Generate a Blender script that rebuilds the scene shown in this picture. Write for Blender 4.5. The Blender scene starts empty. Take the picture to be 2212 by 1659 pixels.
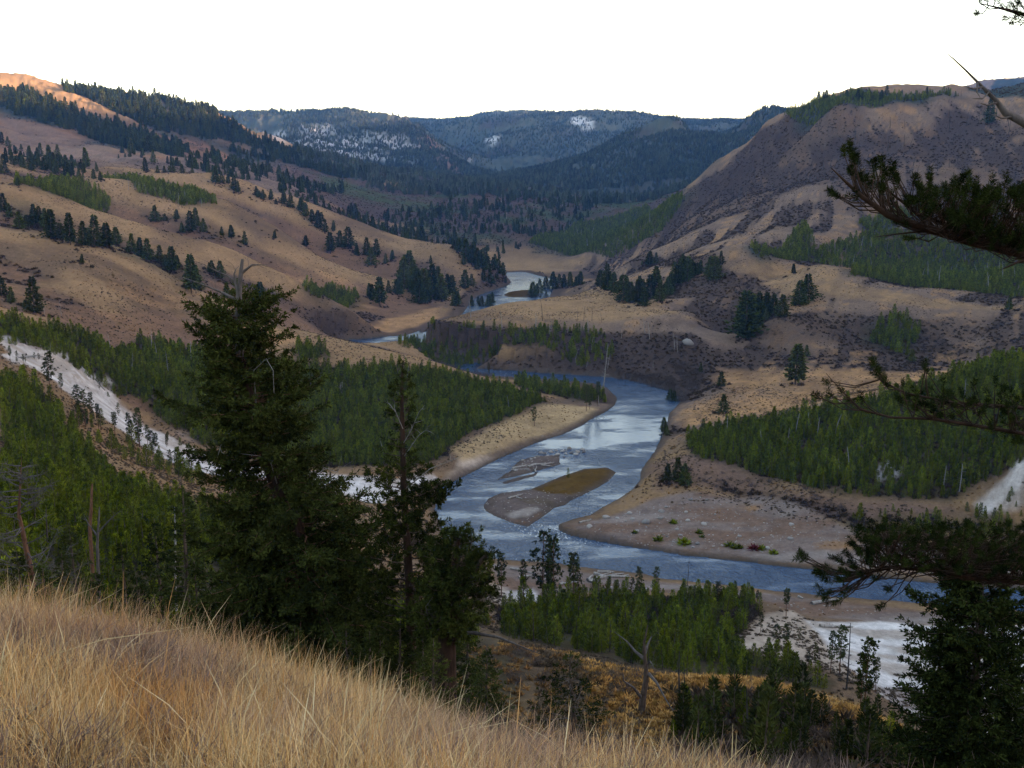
import bpy, math, random
import numpy as np

# ------------------------------------------------------------------ frame of reference
# x to the right, y away from the viewpoint, z up; the river lies at z = 0 and the viewpoint 90 m above it
CX, CY, FP, PITCH, CAMZ = 1106.0, 829.5, 2268.0, math.radians(10.72), 90.0
CP, SP = math.cos(PITCH), math.sin(PITCH)
def ray(u, v):
    a = (u - CX) / FP; b = -(v - CY) / FP
    return a, CP + b * SP, -SP + b * CP
def at_y(u, v, Y):
    a, b, c = ray(u, v); t = Y / b
    return (a * t, Y, CAMZ + c * t)
def at_z(u, v, z):
    a, b, c = ray(u, v); t = (z - CAMZ) / c
    return (a * t, b * t, z)
rng = np.random.default_rng(7)
random.seed(7)

# ------------------------------------------------------------------ scene, camera
scene = bpy.context.scene
def new_col(n, link=True):
    c = bpy.data.collections.new(n)
    if link: scene.collection.children.link(c)
    return c
COL = new_col('valley')
cam_d = bpy.data.cameras.new('camera'); cam = bpy.data.objects.new('camera', cam_d); COL.objects.link(cam)
cam.location = (0, 0, CAMZ); cam.rotation_euler = (math.pi / 2 - PITCH, 0, 0)
cam_d.sensor_width = 36.0; cam_d.lens = 36.0 * FP / 2212.0
cam_d.clip_start = 0.1; cam_d.clip_end = 30000
scene.camera = cam

# ------------------------------------------------------------------ numpy noise
_perm = np.random.default_rng(3).random((256, 256)).astype(np.float32)
def vnoise(x, y):
    xi = np.floor(x).astype(np.int64); yi = np.floor(y).astype(np.int64)
    fx = (x - xi).astype(np.float32); fy = (y - yi).astype(np.float32)
    fx = fx * fx * fx * (fx * (fx * 6 - 15) + 10); fy = fy * fy * fy * (fy * (fy * 6 - 15) + 10)
    x0 = xi & 255; x1 = (xi + 1) & 255; y0 = yi & 255; y1 = (yi + 1) & 255
    a = _perm[y0, x0]; b = _perm[y0, x1]; c = _perm[y1, x0]; d = _perm[y1, x1]
    return (a + (b - a) * fx) * (1 - fy) + (c + (d - c) * fx) * fy
def fbm(x, y, oct=4, gain=0.5, ridged=False):
    s = 0; amp = 1.0; tot = 0
    for o in range(oct):
        n = vnoise(x * 2 ** o + 17.3 * o, y * 2 ** o + 9.1 * o)
        if ridged: n = 1 - np.abs(2 * n - 1)
        s = s + n * amp; tot += amp; amp *= gain
    return s / tot          # 0..1

# ------------------------------------------------------------------ outlines (river, islands)
def zm(x0, y0, pts):        # outline corners measured in an enlargement
    return [(x0 + .3551 * p, y0 + .3551 * q) for p, q in pts]
W5 = lambda pts: zm(785.5, 707.0, pts)
W2 = lambda pts: zm(707.0, 196.4, pts)
W9 = lambda pts: zm(1426.5, 1069.9, pts)
far_bank = W5([(560,225),(690,250),(900,262),(1100,280),(1300,290),(1450,300),(1600,318),(1750,345),(1880,390),(1945,430),
      (1905,480),(1860,525),(1850,570),(1838,620),(1805,690),(1770,760),(1735,805),(1690,870),(1685,930),(1640,985),
      (1560,1040),(1450,1100),(1370,1150),(1280,1170),(1190,1200),(1190,1232),(1250,1262),(1400,1295),(1600,1330),(1800,1360)])
far_bank += W9([(150,365),(500,400),(800,440),(1000,455),(1200,470),(1500,520),(1800,540),(2300,590),(2900,660)])
near_bank = W9([(2900,860),(2300,720),(1600,665),(1300,640),(1000,620),(870,600),(700,590),(500,560),(300,545),(0,510)])
near_bank += W5([(1700,1500),(1380,1470),(1100,1430),(870,1420),(700,1400),(560,1330),(470,1230),(430,1110),(450,1030),(480,970),
      (560,930),(640,890),(760,830),(830,795),(950,745),(1050,700),(1200,655),(1330,595),(1380,560),(1480,510),(1530,470),(1540,430),
      (1480,370),(1400,345),(1200,325),(1000,310),(740,290),(560,262)])
RIVER = [far_bank + near_bank,
         [(742,742),(715,738),(800,731),(868,727),(900,722),(985,695),(1012,660),(1110,660),(1150,690),(1000,716),(930,736),(875,752),(920,775),(1050,785),(1010,806),(930,793),(850,770)],
         W2([(1085,1105),(1200,1100),(1290,1125),(1400,1150),(1330,1300),(1020,1310),(860,1300),(915,1245),(1000,1215),(1080,1190),(1120,1165),(1095,1135)]),
         W2([(170,1530),(270,1505),(380,1492),(460,1492),(560,1460),(620,1560),(330,1572),(230,1555),(140,1538)])]
ISL_GRAVEL = W5([(730,1090),(760,1040),(830,1010),(940,995),(1020,985),(1100,950),(1220,900),(1340,862),(1480,852),(1535,880),(1500,930),(1430,972),
      (1330,1022),(1262,1052),(1225,1082),(1160,1100),(1090,1150),(1000,1215),(900,1190),(800,1150),(745,1120)])
ISL_OLIVE = W5([(1020,985),(1100,950),(1220,900),(1340,862),(1480,855),(1525,882),(1490,930),(1420,965),(1320,1010),(1240,1022),(1130,1012)])
ISL_DRIFT = W5([(910,845),(960,805),(1060,780),(1190,778),(1195,835),(1060,872),(930,905),(810,930),(855,895),(915,862)])
ISL_DRIFT2 = W5([(835,945),(930,915),(1030,893),(1060,880),(1040,905),(950,930),(860,955)])
ISL_FAR = W2([(1070,1243),(1100,1225),(1160,1214),(1240,1212),(1290,1222),(1280,1250),(1200,1256),(1100,1254)])
ISLANDS = [ISL_GRAVEL, ISL_DRIFT, ISL_DRIFT2, ISL_FAR]
def plan0(poly, z=0.0):
    return np.array([at_z(u, v, z)[:2] for u, v in poly])
RIVER_P = [plan0(p) for p in RIVER]; ISL_P = [plan0(p) for p in ISLANDS]
def inside(px, py, poly):
    c = np.zeros(px.shape, bool); n = len(poly)
    bb = (px >= poly[:, 0].min()) & (px <= poly[:, 0].max()) & (py >= poly[:, 1].min()) & (py <= poly[:, 1].max())
    if not bb.any(): return c
    x = px[bb]; y = py[bb]; r = np.zeros(x.shape, bool)
    for i in range(n):
        x0, y0 = poly[i]; x1, y1 = poly[(i + 1) % n]
        if y0 == y1: continue
        r ^= ((y0 > y) != (y1 > y)) & (x < (x1 - x0) * (y - y0) / (y1 - y0) + x0)
    c[bb] = r
    return c
def edge_dist(px, py, polys):
    d = np.full(px.shape, 1e9, np.float32)
    for poly in polys:
        for i in range(len(poly)):
            x0, y0 = poly[i]; x1, y1 = poly[(i + 1) % len(poly)]
            dx, dy = x1 - x0, y1 - y0; L = dx * dx + dy * dy + 1e-9
            t = np.clip(((px - x0) * dx + (py - y0) * dy) / L, 0, 1)
            d = np.minimum(d, (px - x0 - t * dx) ** 2 + (py - y0 - t * dy) ** 2)
    return np.sqrt(d)
def in_river(px, py):
    m = np.zeros(px.shape, bool)
    for p in RIVER_P: m |= inside(px, py, p)
    for p in ISL_P: m &= ~inside(px, py, p)
    return m

# ------------------------------------------------------------------ relief: points of the valley and of unseen ridges shaped to block the low sun
S = []
def Y(dist, *pts):
    for u, v in pts: S.append(at_y(u, v, dist))
def G(dist, drop, *pts):
    for u, v in pts:
        q = at_y(u, v, dist); S.append((q[0], q[1], q[2] - drop))
def Z(h, *pts):
    for u, v in pts: S.append(at_z(u, v, h))
def P3(*pts): S.extend(pts)
# near slope under the viewpoint and down to the trees
P3((0,0,88.35),(0,2.6,88.12),(-2,2.6,88.3),(2,2.6,87.8),(-8,0,89.6),(8,0,87.2),(0,-6,89.8),(-20,0,91),(20,0,85),(0,-20,93),(-30,-25,96),(30,-25,93))
Y(6.5,(0,1345),(-300,1300)); Y(6,(250,1400),(500,1465)); Y(5.6,(800,1545),(1000,1635),(1300,1760)); Y(5,(1650,1870),(1900,1830),(2300,1900))
Y(3.6,(0,1560),(600,1660),(1106,1720))
P3((-8,12,83.6),(-2,12,82.8),(4,12,81.3),(9,12,79.6),(-12,20,80.5),(-3,20,78.6),(5,20,77.3),(12,20,75.5),(-30,20,84),(30,18,73))
P3((-22,35,72.5),(-8,35,70.8),(4,33,70.5),(14,35,67.5),(-45,35,77),(40,35,60))
P3((-30,60,63),(-60,70,64),(-15,60,60),(0,55,60),(-100,60,72),(60,60,46))
Y(72,(1385,1545)); Y(62,(1385,1625),(1250,1600)); Y(60,(1700,1610)); Y(82,(1080,1400),(1200,1415)); Y(85,(1300,1442),(1420,1467),(1650,1475)); Y(76,(1800,1520)); Y(68,(1950,1575)); Y(62,(2212,1680))
P3((15,108,30),(30,108,29),(5,108,31),(45,95,26),(50,80,30),(-10,108,33),(-25,100,41))
P3((70,110,16),(95,120,8),(60,135,8),(90,90,20),(120,60,30))
# near bank
Z(22,(1200,1440),(1450,1455)); Z(12,(1300,1400),(1120,1370),(1500,1410)); Z(7,(1300,1340),(1550,1350),(1150,1320)); Z(5,(1640,1310))
Z(8,(1690,1375)); Z(4,(1760,1345),(1900,1400),(1980,1500),(2100,1550),(2212,1500)); Z(8,(1830,1450),(1900,1530)); Z(6,(1960,1590))
Z(2,(1120,1260),(1350,1270),(1700,1310),(1900,1325),(2100,1345)); Z(3,(1100,1285)); Z(3,(2212,1400))
# left near wood
Z(45,(0,850)); Z(38,(150,840)); Z(30,(200,950)); Z(35,(200,1100)); Z(45,(0,1000)); Z(50,(0,1200)); Z(41,(400,1200)); Z(22,(350,1000)); Z(18,(450,1060)); Z(28,(420,1110))
Z(12,(600,1080)); Z(8,(780,1090)); Z(22,(600,1200)); Z(14,(780,1180)); Z(6,(900,1110)); Z(12,(900,1250)); Z(38,(300,1060),(120,1010)); Z(24,(750,1300)); Z(36,(600,1330)); Z(20,(950,1330))
# white strip
Z(48,(0,765)); Z(38,(140,815)); Z(29,(220,860)); Z(20,(300,920)); Z(11,(440,1000)); Z(7,(540,1015),(700,1045)); Z(4,(860,1052))
Z(50,(0,745)); Z(40,(150,795)); Z(26,(300,880)); Z(16,(410,950))
# wood beyond the strip, up to the foot of the left hills
Z(54,(0,685)); Z(48,(150,705)); Z(31,(420,745)); Z(24,(420,850)); Z(23,(700,785)); Z(20,(880,782)); Z(16,(700,850)); Z(7,(700,1000),(850,1010)); Z(13,(1000,806)); Z(12,(900,850)); Z(5,(1130,850)); Z(4,(1180,865)); Z(5,(980,935)); Z(8,(900,930))
Z(4,(1200,880),(1100,940),(1000,990)); Z(1.2,(1150,825),(1250,845)); Z(33,(250,780)); Z(30,(300,820))
# first left ridge
Y(480,(0,478),(250,530)); Y(475,(120,500)); Y(470,(340,575),(420,622)); Y(470,(600,700)); Y(452,(760,740),(880,768)); Y(440,(950,785))
Y(400,(0,590),(200,620)); Y(430,(0,540),(200,570),(350,640)); Y(410,(380,690),(600,725))
P3((-380,500,88),(-300,430,80),(-280,300,66),(-200,250,56),(-420,350,92))
# gully behind it and second ridge
G(540,7,(0,478),(120,505),(260,548),(380,610)); Y(520,(430,660),(560,710),(680,735))
Y(620,(0,408),(60,398),(150,440),(330,490)); Y(625,(480,530),(620,592),(760,650)); Y(580,(400,560),(540,640),(650,690))
Z(2.5,(740,725),(800,712),(900,690)); Y(600,(600,650))
Z(3,(960,665),(840,680),(900,655))
# third and fourth ridges
G(690,9,(150,445),(330,500),(480,545),(600,610)); Y(800,(100,385),(230,375),(330,400),(480,430)); Y(790,(600,490),(700,560),(830,610)); Y(740,(560,520),(700,600))
Y(820,(0,360)); G(870,9,(260,385),(480,455),(640,540)); Y(950,(230,370),(430,376),(560,402),(650,432)); Y(950,(740,490),(900,530)); Y(930,(1000,540),(960,532)); Y(900,(820,580))
Z(15,(860,605)); Z(6,(850,650),(930,640)); Y(980,(1060,560)); Y(1010,(1085,590))
# left mountain side
Y(1020,(450,385),(600,420)); Y(1100,(0,330),(200,350),(420,358)); Y(1150,(560,380),(640,410)); Y(1250,(0,290),(200,318),(400,345)); Y(1400,(0,235),(200,262),(350,310)); Y(1500,(520,345))
Y(1600,(0,157),(50,160),(-200,140)); Y(1650,(130,186),(250,205)); Y(1700,(350,218),(430,228)); Y(1720,(470,248)); Y(1780,(560,292)); Y(1850,(700,335)); Y(1950,(850,375)); Y(2050,(980,392))
P3((-1000,1700,250),(-700,2050,180),(-450,2100,140),(-300,2300,105),(-1300,2400,200),(-1000,1200,190),(-800,800,150))
# middle low hills
Y(1300,(700,415),(760,470)); Y(1250,(850,500),(950,515)); Y(1500,(800,430),(900,455)); Y(1700,(900,415),(1010,402)); Y(1800,(1100,402),(1180,408)); Y(1700,(1290,430),(1250,425)); Y(1450,(1000,460),(1150,470)); Y(1300,(1000,505),(1120,505))
Y(1600,(1100,430)); Y(1150,(700,455),(800,510)); Y(1850,(1320,435),(1400,440))
# flat edge and bank beyond far river
Z(15,(1060,541),(1150,540),(1280,543)); Z(0.6,(1120,590),(1280,600)); Z(12,(1300,560)); Z(8,(1350,590)); Z(22,(1250,515)); Z(34,(1350,490)); Z(2,(1250,640)); Z(30,(1120,530))
# terrace with the meadow
Z(20,(975,683),(1050,678),(1170,694),(1300,702),(1420,706),(1530,708),(1100,668),(1200,640),(1290,618),(1380,650)); Z(21,(1450,680),(1350,670))
Z(4,(900,760),(1000,780),(1150,790),(1300,800),(1430,825)); Z(13,(900,715),(1000,735),(1170,740),(1330,745),(1450,755)); Z(18,(930,703)); Z(15,(885,727)); Z(20,(1012,670),(1060,661),(1100,655))
Z(16,(1500,740)); Z(8,(1500,790)); Z(2,(1480,850)); Y(790,(1250,635)); Y(800,(1320,618))
# right: spurs and bench
Z(30,(1420,640)); Z(26,(1500,670)); Z(34,(1560,610)); Y(800,(1330,590),(1450,570)); Y(850,(1400,540)); Y(640,(1560,575)); Y(700,(1650,560)); Y(760,(1500,535)); Y(650,(1600,520)); Y(620,(1750,560))
Z(30,(1760,655),(1900,662),(2050,668),(2212,672)); Z(33,(1700,610),(1850,600),(1950,620),(2100,635),(2212,640)); Z(20,(1640,700)); Z(28,(1700,680)); Z(10,(1560,740),(1620,770)); Z(10,(1700,790),(1850,800),(2000,785),(2212,760)); Z(20,(1800,720),(2000,720),(2212,715))
Z(6,(1560,850),(1700,860),(1520,810)); Z(3,(1490,890)); Z(5,(1550,900))
# right mountain side
Y(740,(1700,500),(1850,530),(2000,560)); Y(700,(2212,590)); Y(800,(1800,460),(2000,470),(2212,470)); Y(900,(1850,380),(2050,370),(2212,360)); Y(1000,(1900,290),(2100,285)); Y(900,(2212,275)); Y(1060,(1780,222)); Y(1100,(1800,205),(1850,197),(2000,196),(2090,197)); Y(1050,(2212,215))
Y(1150,(1700,240)); Y(1200,(1620,300)); Y(1250,(1500,400),(1560,350)); Y(1250,(1430,455)); Y(900,(1560,468),(1420,535)); Y(1000,(1700,380)); Y(1050,(1600,410)); Y(1000,(1500,470)); Y(1150,(1400,480),(1300,530)); Y(880,(1750,410)); Y(1080,(1750,300))
P3((520,1500,150),(330,1800,110),(700,1300,200),(600,900,240),(650,700,260),(700,500,270),(420,600,120),(330,430,60),(300,300,40),(260,200,28),(420,300,120),(450,150,150),(700,200,260),(700,-200,260))  # high points beyond the view: ridge shaped to keep the valley in shade
P3((750,2200,170),(420,2300,110))
# right wood hill and flats
Z(35,(2212,785)); Z(28,(2050,815)); Z(23,(1900,865)); Z(12,(1650,905)); Z(8,(1490,940)); Z(6,(1420,1000)); Z(8,(1600,1010),(1750,1055)); Z(8,(2050,1085)); Z(14,(1900,980)); Z(20,(2100,960)); Z(12,(2150,1050))
Z(10,(1560,960)); Z(20,(2212,1000))
Z(1.5,(1300,1130),(1500,1150),(1700,1180),(1820,1200),(1250,1150)); Z(2.2,(1400,1100),(1600,1110)); Z(4.5,(1400,1050),(1600,1060),(1800,1100)); Z(3,(1850,1160),(2000,1180)); Z(5,(2000,1120),(2200,1130)); Z(3,(2212,1250))
# far mountains
Y(2900,(480,246),(560,242),(700,239),(770,241),(850,248),(900,268)); Y(2650,(600,285),(780,290),(925,295)); Y(2450,(700,335),(850,345),(960,335)); Y(2300,(1000,388),(900,385)); P3((-190,3300,150),(-150,3000,130),(-90,2700,110),(250,2750,140),(330,3000,160),(150,2500,110),(420,2800,170))
Y(3700,(935,292),(962,276),(1000,259),(1100,243),(1250,242),(1380,241),(1435,262)); Y(3200,(1060,290),(1200,290),(1350,300)); Y(2900,(1030,340),(1150,340),(1280,350)); Y(2500,(1060,390),(1150,385),(1250,400))
Y(2300,(1450,262),(1480,249),(1550,238),(1620,237),(1690,236)); Y(2100,(1420,320),(1550,300)); Y(1950,(1320,400),(1400,390)); Y(1900,(1270,425)); Y(2000,(1500,360)); Y(1700,(1430,420))
Y(3500,(2080,195),(2150,163),(2180,165),(2260,180))
P3((-1200,3600,330),(0,4600,330),(1000,3300,300),(1600,4300,330),(-600,3900,330),(600,4500,330),(1800,2400,390),(2000,3000,415),(2500,3800,415),(-2500,3000,320),(2300,3600,300))  # includes an unseen ridge at right, raised to shade the far mountains
P3((-400,60,120),(-300,-200,140),(0,-300,170),(300,-300,210),(-900,0,200),(-900,-900,250),(900,-900,300),(0,-1200,260),(1300,0,330),(-1800,900,300),(1500,1200,300),(-3000,-2000,300),(3000,-2000,330),(4000,1500,330),(-4500,1500,330),(0,-4000,330),(0,7000,330),(-4000,6000,330),(4000,6000,330))  # unseen surroundings, with a rise behind put in to block the sun
# along the water
for p in RIVER_P:
    q = p[::2]
    for x, y in q:
        if 150 < y < 1200: S.append((x, y, 0.5))
S = np.array(S, float)
def lp(x, y):
    r = np.sqrt(x * x + y * y) + 1e-6
    return np.arctan2(x, y), np.log(np.maximum(r, 1.5))
KX, KY = lp(S[:, 0], S[:, 1])
# drop near-duplicates
keep = []
for i in range(len(S)):
    if all((KX[i] - KX[j]) ** 2 + (KY[i] - KY[j]) ** 2 > 0.010 ** 2 for j in keep): keep.append(i)
S = S[keep]; KX = KX[keep]; KY = KY[keep]
# duplicate across the seam behind the viewpoint
bk = np.abs(KX) > 1.9
KX = np.concatenate([KX, KX[bk] - np.sign(KX[bk]) * 2 * math.pi]); KY = np.concatenate([KY, KY[bk]]); SZ = np.concatenate([S[:, 2], S[bk, 2]])
C2 = 0.02 ** 2
n = len(KX)
A = np.sqrt((KX[:, None] - KX) ** 2 + (KY[:, None] - KY) ** 2 + C2)
A -= np.eye(n) * 0.004
B = np.zeros((n + 3, n + 3)); B[:n, :n] = A; B[:n, n] = B[n, :n] = 1; B[:n, n + 1] = B[n + 1, :n] = KX; B[:n, n + 2] = B[n + 2, :n] = KY
W = np.linalg.solve(B, np.concatenate([SZ, [0, 0, 0]]))
def base_relief(az, lr):
    out = np.empty(az.shape); f = az.ravel(); g = lr.ravel(); o = out.ravel()
    for s in range(0, f.size, 20000):
        a = f[s:s + 20000, None]; b = g[s:s + 20000, None]
        o[s:s + 20000] = np.sqrt((a - KX) ** 2 + (b - KY) ** 2 + C2) @ W[:n] + W[n] + W[n + 1] * a[:, 0] + W[n + 2] * b[:, 0]
    return o.reshape(az.shape)

# ------------------------------------------------------------------ ground mesh: rings of growing size round the viewpoint
AZ = np.concatenate([np.radians(np.arange(-180, -36, 2.0)), np.radians(np.arange(-36, 36, 0.06)), np.radians(np.arange(36, 180, 2.0))])
LR = np.concatenate([np.linspace(math.log(1.5), math.log(40), 260), np.linspace(math.log(40), math.log(1400), 720)[1:], np.linspace(math.log(1400), math.log(6800), 150)[1:]])
caz = np.concatenate([np.radians(np.arange(-180, -36, 4.0)), np.radians(np.arange(-36, 36.01, 0.3)), np.radians(np.arange(40, 184, 4.0))])
clr = np.arange(LR[0], LR[-1] + 0.01, 0.006)
def interp2(xs, ys, G, x, y):      # bilinear, xs along columns, ys along rows
    i = np.clip(np.searchsorted(xs, x) - 1, 0, len(xs) - 2); j = np.clip(np.searchsorted(ys, y) - 1, 0, len(ys) - 2)
    tx = np.clip((x - xs[i]) / (xs[i + 1] - xs[i]), 0, 1); ty = np.clip((y - ys[j]) / (ys[j + 1] - ys[j]), 0, 1)
    return (G[j, i] * (1 - tx) + G[j, i + 1] * tx) * (1 - ty) + (G[j + 1, i] * (1 - tx) + G[j + 1, i + 1] * tx) * ty
CG = base_relief(*np.meshgrid(caz, clr))
ga, gl = np.meshgrid(AZ, LR)
z = interp2(caz, clr, CG, ga, gl)
R = np.exp(gl); X = R * np.sin(ga); YY = R * np.cos(ga)
# fractal relief, gentle near water and on the flats
hgt = np.clip((z - 6) / 30, 0, 1)
amp = np.where(R < 45, 0.10, np.clip(R * 0.005, 0.3, 3.5)) * np.where(R < 45, 1, 0.12 + 0.88 * hgt)
wl = np.clip(R * 0.11, 1.2, 160.0)
def blended(fn):
    # octave-stepped wavelengths so the pattern stays put in the world
    k = np.floor(np.log2(wl)); t = np.log2(wl) - k
    a = np.zeros_like(z); 
    for kk in np.unique(k):
        m = k == kk
        for e, wgt in ((kk, 1 - t[m]), (kk + 1, t[m])):
            w = 2.0 ** e; a[m] += wgt * fn(X[m] / w, YY[m] / w)
    return a
z = z + amp * (blended(lambda x, y: fbm(x, y, 5, .5)) - .5) * 2
ridg = blended(lambda x, y: fbm(x * .8 + 31, y * .8 + 7, 4, .5, True)) - .6
z = z + np.clip(R * 0.010, 0, 12) * ridg * np.clip((z - 45) / 60, 0, 1) * (R > 300)
# gullies cut down the fall lines of the high slopes
gR = fbm((X * .8 - YY * .6) / 46, (X * .6 + YY * .8) / 260, 4, .55, True) - .6; gL = fbm((X * .6 + YY * .8) / 42, (X * .8 - YY * .6) / 240, 4, .55, True) - .6
hi = np.clip((z - 50) / 60, 0, 1) * (R > 380)
z = z + hi * np.clip(R * .009, 0, 22) * np.where(ga > 0, gR, gL) + hi * (fbm(X / 55, YY / 55, 3) - .5) * np.clip(R * .006, 0, 12)
lowh = np.clip((z - 12) / 20, 0, 1) * (1 - hi) * (R > 330) * (R < 1300); z = z + lowh * 3.2 * np.where(ga > 0, gR, gL)
z = np.minimum(z, 420.0)
# river bed and banks
rm = in_river(X, YY)
zone = (R > 150) & (R < 1350) & (np.abs(ga) < 0.62)
dd = np.full(z.shape, 1e3, np.float32)
dd[zone] = edge_dist(X[zone], YY[zone], RIVER_P + ISL_P)
isl = np.zeros(z.shape, bool)
for p in ISL_P: isl |= inside(X, YY, p)
bankn = fbm(X / 6, YY / 6, 3)
z = np.where(rm, -np.clip(dd * 0.25, 0.05, 1.6), np.where(isl, np.clip(dd * .16, .06, .9) * (.5 + bankn), np.where(dd < 400, np.maximum(z, np.minimum(0.08 + dd * .10, 0.8)), z)))
z = np.where(~rm & ~isl & (dd < 9), np.minimum(z, 0.15 + dd * (.35 + .6 * fbm(X / 14, YY / 14, 4))), z)
HG = z
def H(x, y):
    x = np.atleast_1d(np.asarray(x, float)); y = np.atleast_1d(np.asarray(y, float))
    return interp2(AZ, LR, HG, np.arctan2(x, y), np.log(np.maximum(np.sqrt(x * x + y * y), 1.51)))
_steps = np.exp(np.linspace(math.log(2.0), math.log(6000), 2600))
def ground_at(u, v, tries=60, near=48.0):
    """the spot of ground seen in this direction from the viewpoint (first one, from near to far)"""
    for k in range(tries):
        a, b, c = ray(u, v + k * 1.5)
        h = math.hypot(a, b); t = _steps / h
        f = CAMZ + c * t - H(a * t, b * t); f[_steps < near] = 1.0
        i = np.nonzero(f < 0)[0]
        if len(i):
            i = i[0]
            if i == 0: continue
            s = f[i - 1] / (f[i - 1] - f[i]); tt = t[i - 1] + (t[i] - t[i - 1]) * s
            return (a * tt, b * tt, CAMZ + c * tt)
    return None

# ------------------------------------------------------------------ material helpers
def mat(name):
    m = bpy.data.materials.new(name); m.use_nodes = True
    nt = m.node_tree; b = nt.nodes['Principled BSDF']
    return m, nt, b
def N(nt, t, **kw):
    n = nt.nodes.new(t)
    for k, v in kw.items():
        if k.startswith('i_'): n.inputs[k[2:].replace('_', ' ')].default_value = v
        else: setattr(n, k, v)
    return n
def L(nt, a, b): nt.links.new(a, b)
def mathn(nt, op, a, b=None, clamp=False):
    n = nt.nodes.new('ShaderNodeMath'); n.operation = op; n.use_clamp = clamp
    for i, q in enumerate((a, b)):
        if q is None: continue
        if isinstance(q, (int, float)): n.inputs[i].default_value = q
        else: nt.links.new(q, n.inputs[i])
    return n.outputs[0]
def mixc(nt, fac, a, b, blend='MIX'):
    n = nt.nodes.new('ShaderNodeMix'); n.data_type = 'RGBA'; n.blend_type = blend
    for s, q in ((n.inputs['Factor'], fac), (n.inputs['A'], a), (n.inputs['B'], b)):
        if isinstance(q, (int, float)): s.default_value = q
        elif isinstance(q, tuple): s.default_value = (*q, 1)
        else: nt.links.new(q, s)
    return n.outputs['Result']

def tag(o, label, cat, group=None, kind=None):
    if label: o['label'] = label
    if cat: o['category'] = cat
    if group: o['group'] = group
    if kind: o['kind'] = kind
    return o

# ------------------------------------------------------------------ land cover painted into the ground
def gpoly(pts, tries=60):
    out = []
    for u, v in pts:
        g = ground_at(u, v, tries)
        if g is not None: out.append(g[:2])
    return np.array(out)
GX, GY = X, YY
X = GX + z * 1.3; YY = GY + z * 1.7          # noises run up the slopes as well, so steep banks carry no stripes
NB = (blended(lambda x, y: fbm(x * 1.3 + 5, y * 1.3 + 3, 5, .6)))      # about 0..1, wavelength grows with distance
NS = fbm(X / 1.1, YY / 1.1, 2); NM = fbm(X / 7 + 40, YY / 7, 3); NL = fbm(X / 60 + 4, YY / 60, 4)
# fine noise at roughly one-pixel wavelength everywhere
wl2 = np.clip(R * 0.012, .05, 40)
def blended2(fn):
    k = np.floor(np.log2(wl2)); t = np.log2(wl2) - k; a = np.zeros_like(z)
    for kk in np.unique(k):
        m = k == kk
        for e, wgt in ((kk, 1 - t[m]), (kk + 1, t[m])):
            w = 2.0 ** e; a[m] += wgt * fn(X[m] / w, YY[m] / w)
    return a
NF = blended2(lambda x, y: fbm(x + 11, y + 5, 3, .6))
X, YY = GX, GY
def boxblur(G, k, ax):
    pad = [(0, 0), (0, 0)]; pad[ax] = (k, k); c = np.cumsum(np.pad(G, pad, 'edge'), ax)
    return (np.take(c, range(2 * k, c.shape[ax]), ax) - np.concatenate([np.zeros_like(np.take(c, [0], ax)), np.take(c, range(0, c.shape[ax] - 2 * k - 1), ax)], ax)) / (2 * k + 1)
CONV = (z - boxblur(boxblur(z, 28, 1), 16, 0)) / (R * .0045 + .3)          # >0 on ridges, <0 in hollows
CONV2 = (z - boxblur(boxblur(z, 90, 1), 40, 0)) / (R * .014 + .3)
STR_R = fbm((X * .8 - YY * .6) / 11 + z / 9, (X * .6 + YY * .8) / 120, 4, .6); STR_L = fbm((X * .6 + YY * .8) / 12 + z / 12, (X * .8 - YY * .6) / 130, 4, .6)
cov = np.zeros(z.shape + (3,), np.float32)
TAN = np.array((.238, .150, .080)); GREYTAN = np.array((.160, .106, .068)); SCRUB = np.array((.062, .044, .037)); ORANGE = np.array((.37, .21, .10))
FLOOR = np.array((.050, .046, .026)); WHITE = np.array((.60, .56, .55)); GRAVEL = np.array((.180, .138, .122)); SAND = np.array((.40, .32, .26))
OLIVE = np.array((.090, .052, .012)); FARW = np.array((.032, .042, .036)); SNOW = np.array((.70, .72, .76)); PINKISH = np.array((.21, .15, .12)); GREENISH = np.array((.045, .060, .026))
def put(c, w):
    global cov
    w = np.clip(w, 0, 1)[..., None]; cov = cov * (1 - w) + np.asarray(c, np.float32) * w
cov[:] = TAN
put(GREYTAN, (NL - .38) * 4); put(ORANGE * .85, (NM - .60) * 3 * (R < 700)); put(SCRUB * 1.3, (NF - .58) * 2.4)
def paint(c, polys, op=1.0, soft=.012, rough=.03, hi=0.0, raw=False):
    for pts in polys:
        p = gpoly(pts) if not raw else np.asarray(pts)
        if len(p) < 3: continue
        rr = np.hypot(p[:, 0], p[:, 1]); mg = rr.mean() * .06
        bb = (X > p[:, 0].min() - mg) & (X < p[:, 0].max() + mg) & (YY > p[:, 1].min() - mg) & (YY < p[:, 1].max() + mg)
        if not bb.any(): continue
        d = edge_dist(X[bb], YY[bb], [p]); s = np.where(inside(X[bb], YY[bb], p), d, -d) / R[bb]
        w = np.clip((s + (NB[bb] - .5) * rough * 2) / soft + .5, 0, 1) * op
        if hi: w = w * np.clip(1 - hi + hi * (NB[bb] * 2.2 - .6 + (NF[bb] - .5) * 2.0), 0, 1)
        full = np.zeros(z.shape, np.float32); full[bb] = w
        put(c, full)
side = np.clip((ga - .03) / .06, 0, 1) * (R > 300); lefts = np.clip((-.04 - ga) / .06, 0, 1) * (R > 330)
rs = side * np.clip((R - 330) / 60, 0, 1)
put(PINKISH * .8, rs * .75); put(SCRUB, rs * np.clip((STR_R - .41) * 5 + (NB - .5) * 2.2 - CONV * 1.5, 0, .92)); put(ORANGE * .8, rs * np.clip((STR_R < .46) * (NF - .45) * 3.5, 0, .6))
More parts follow.
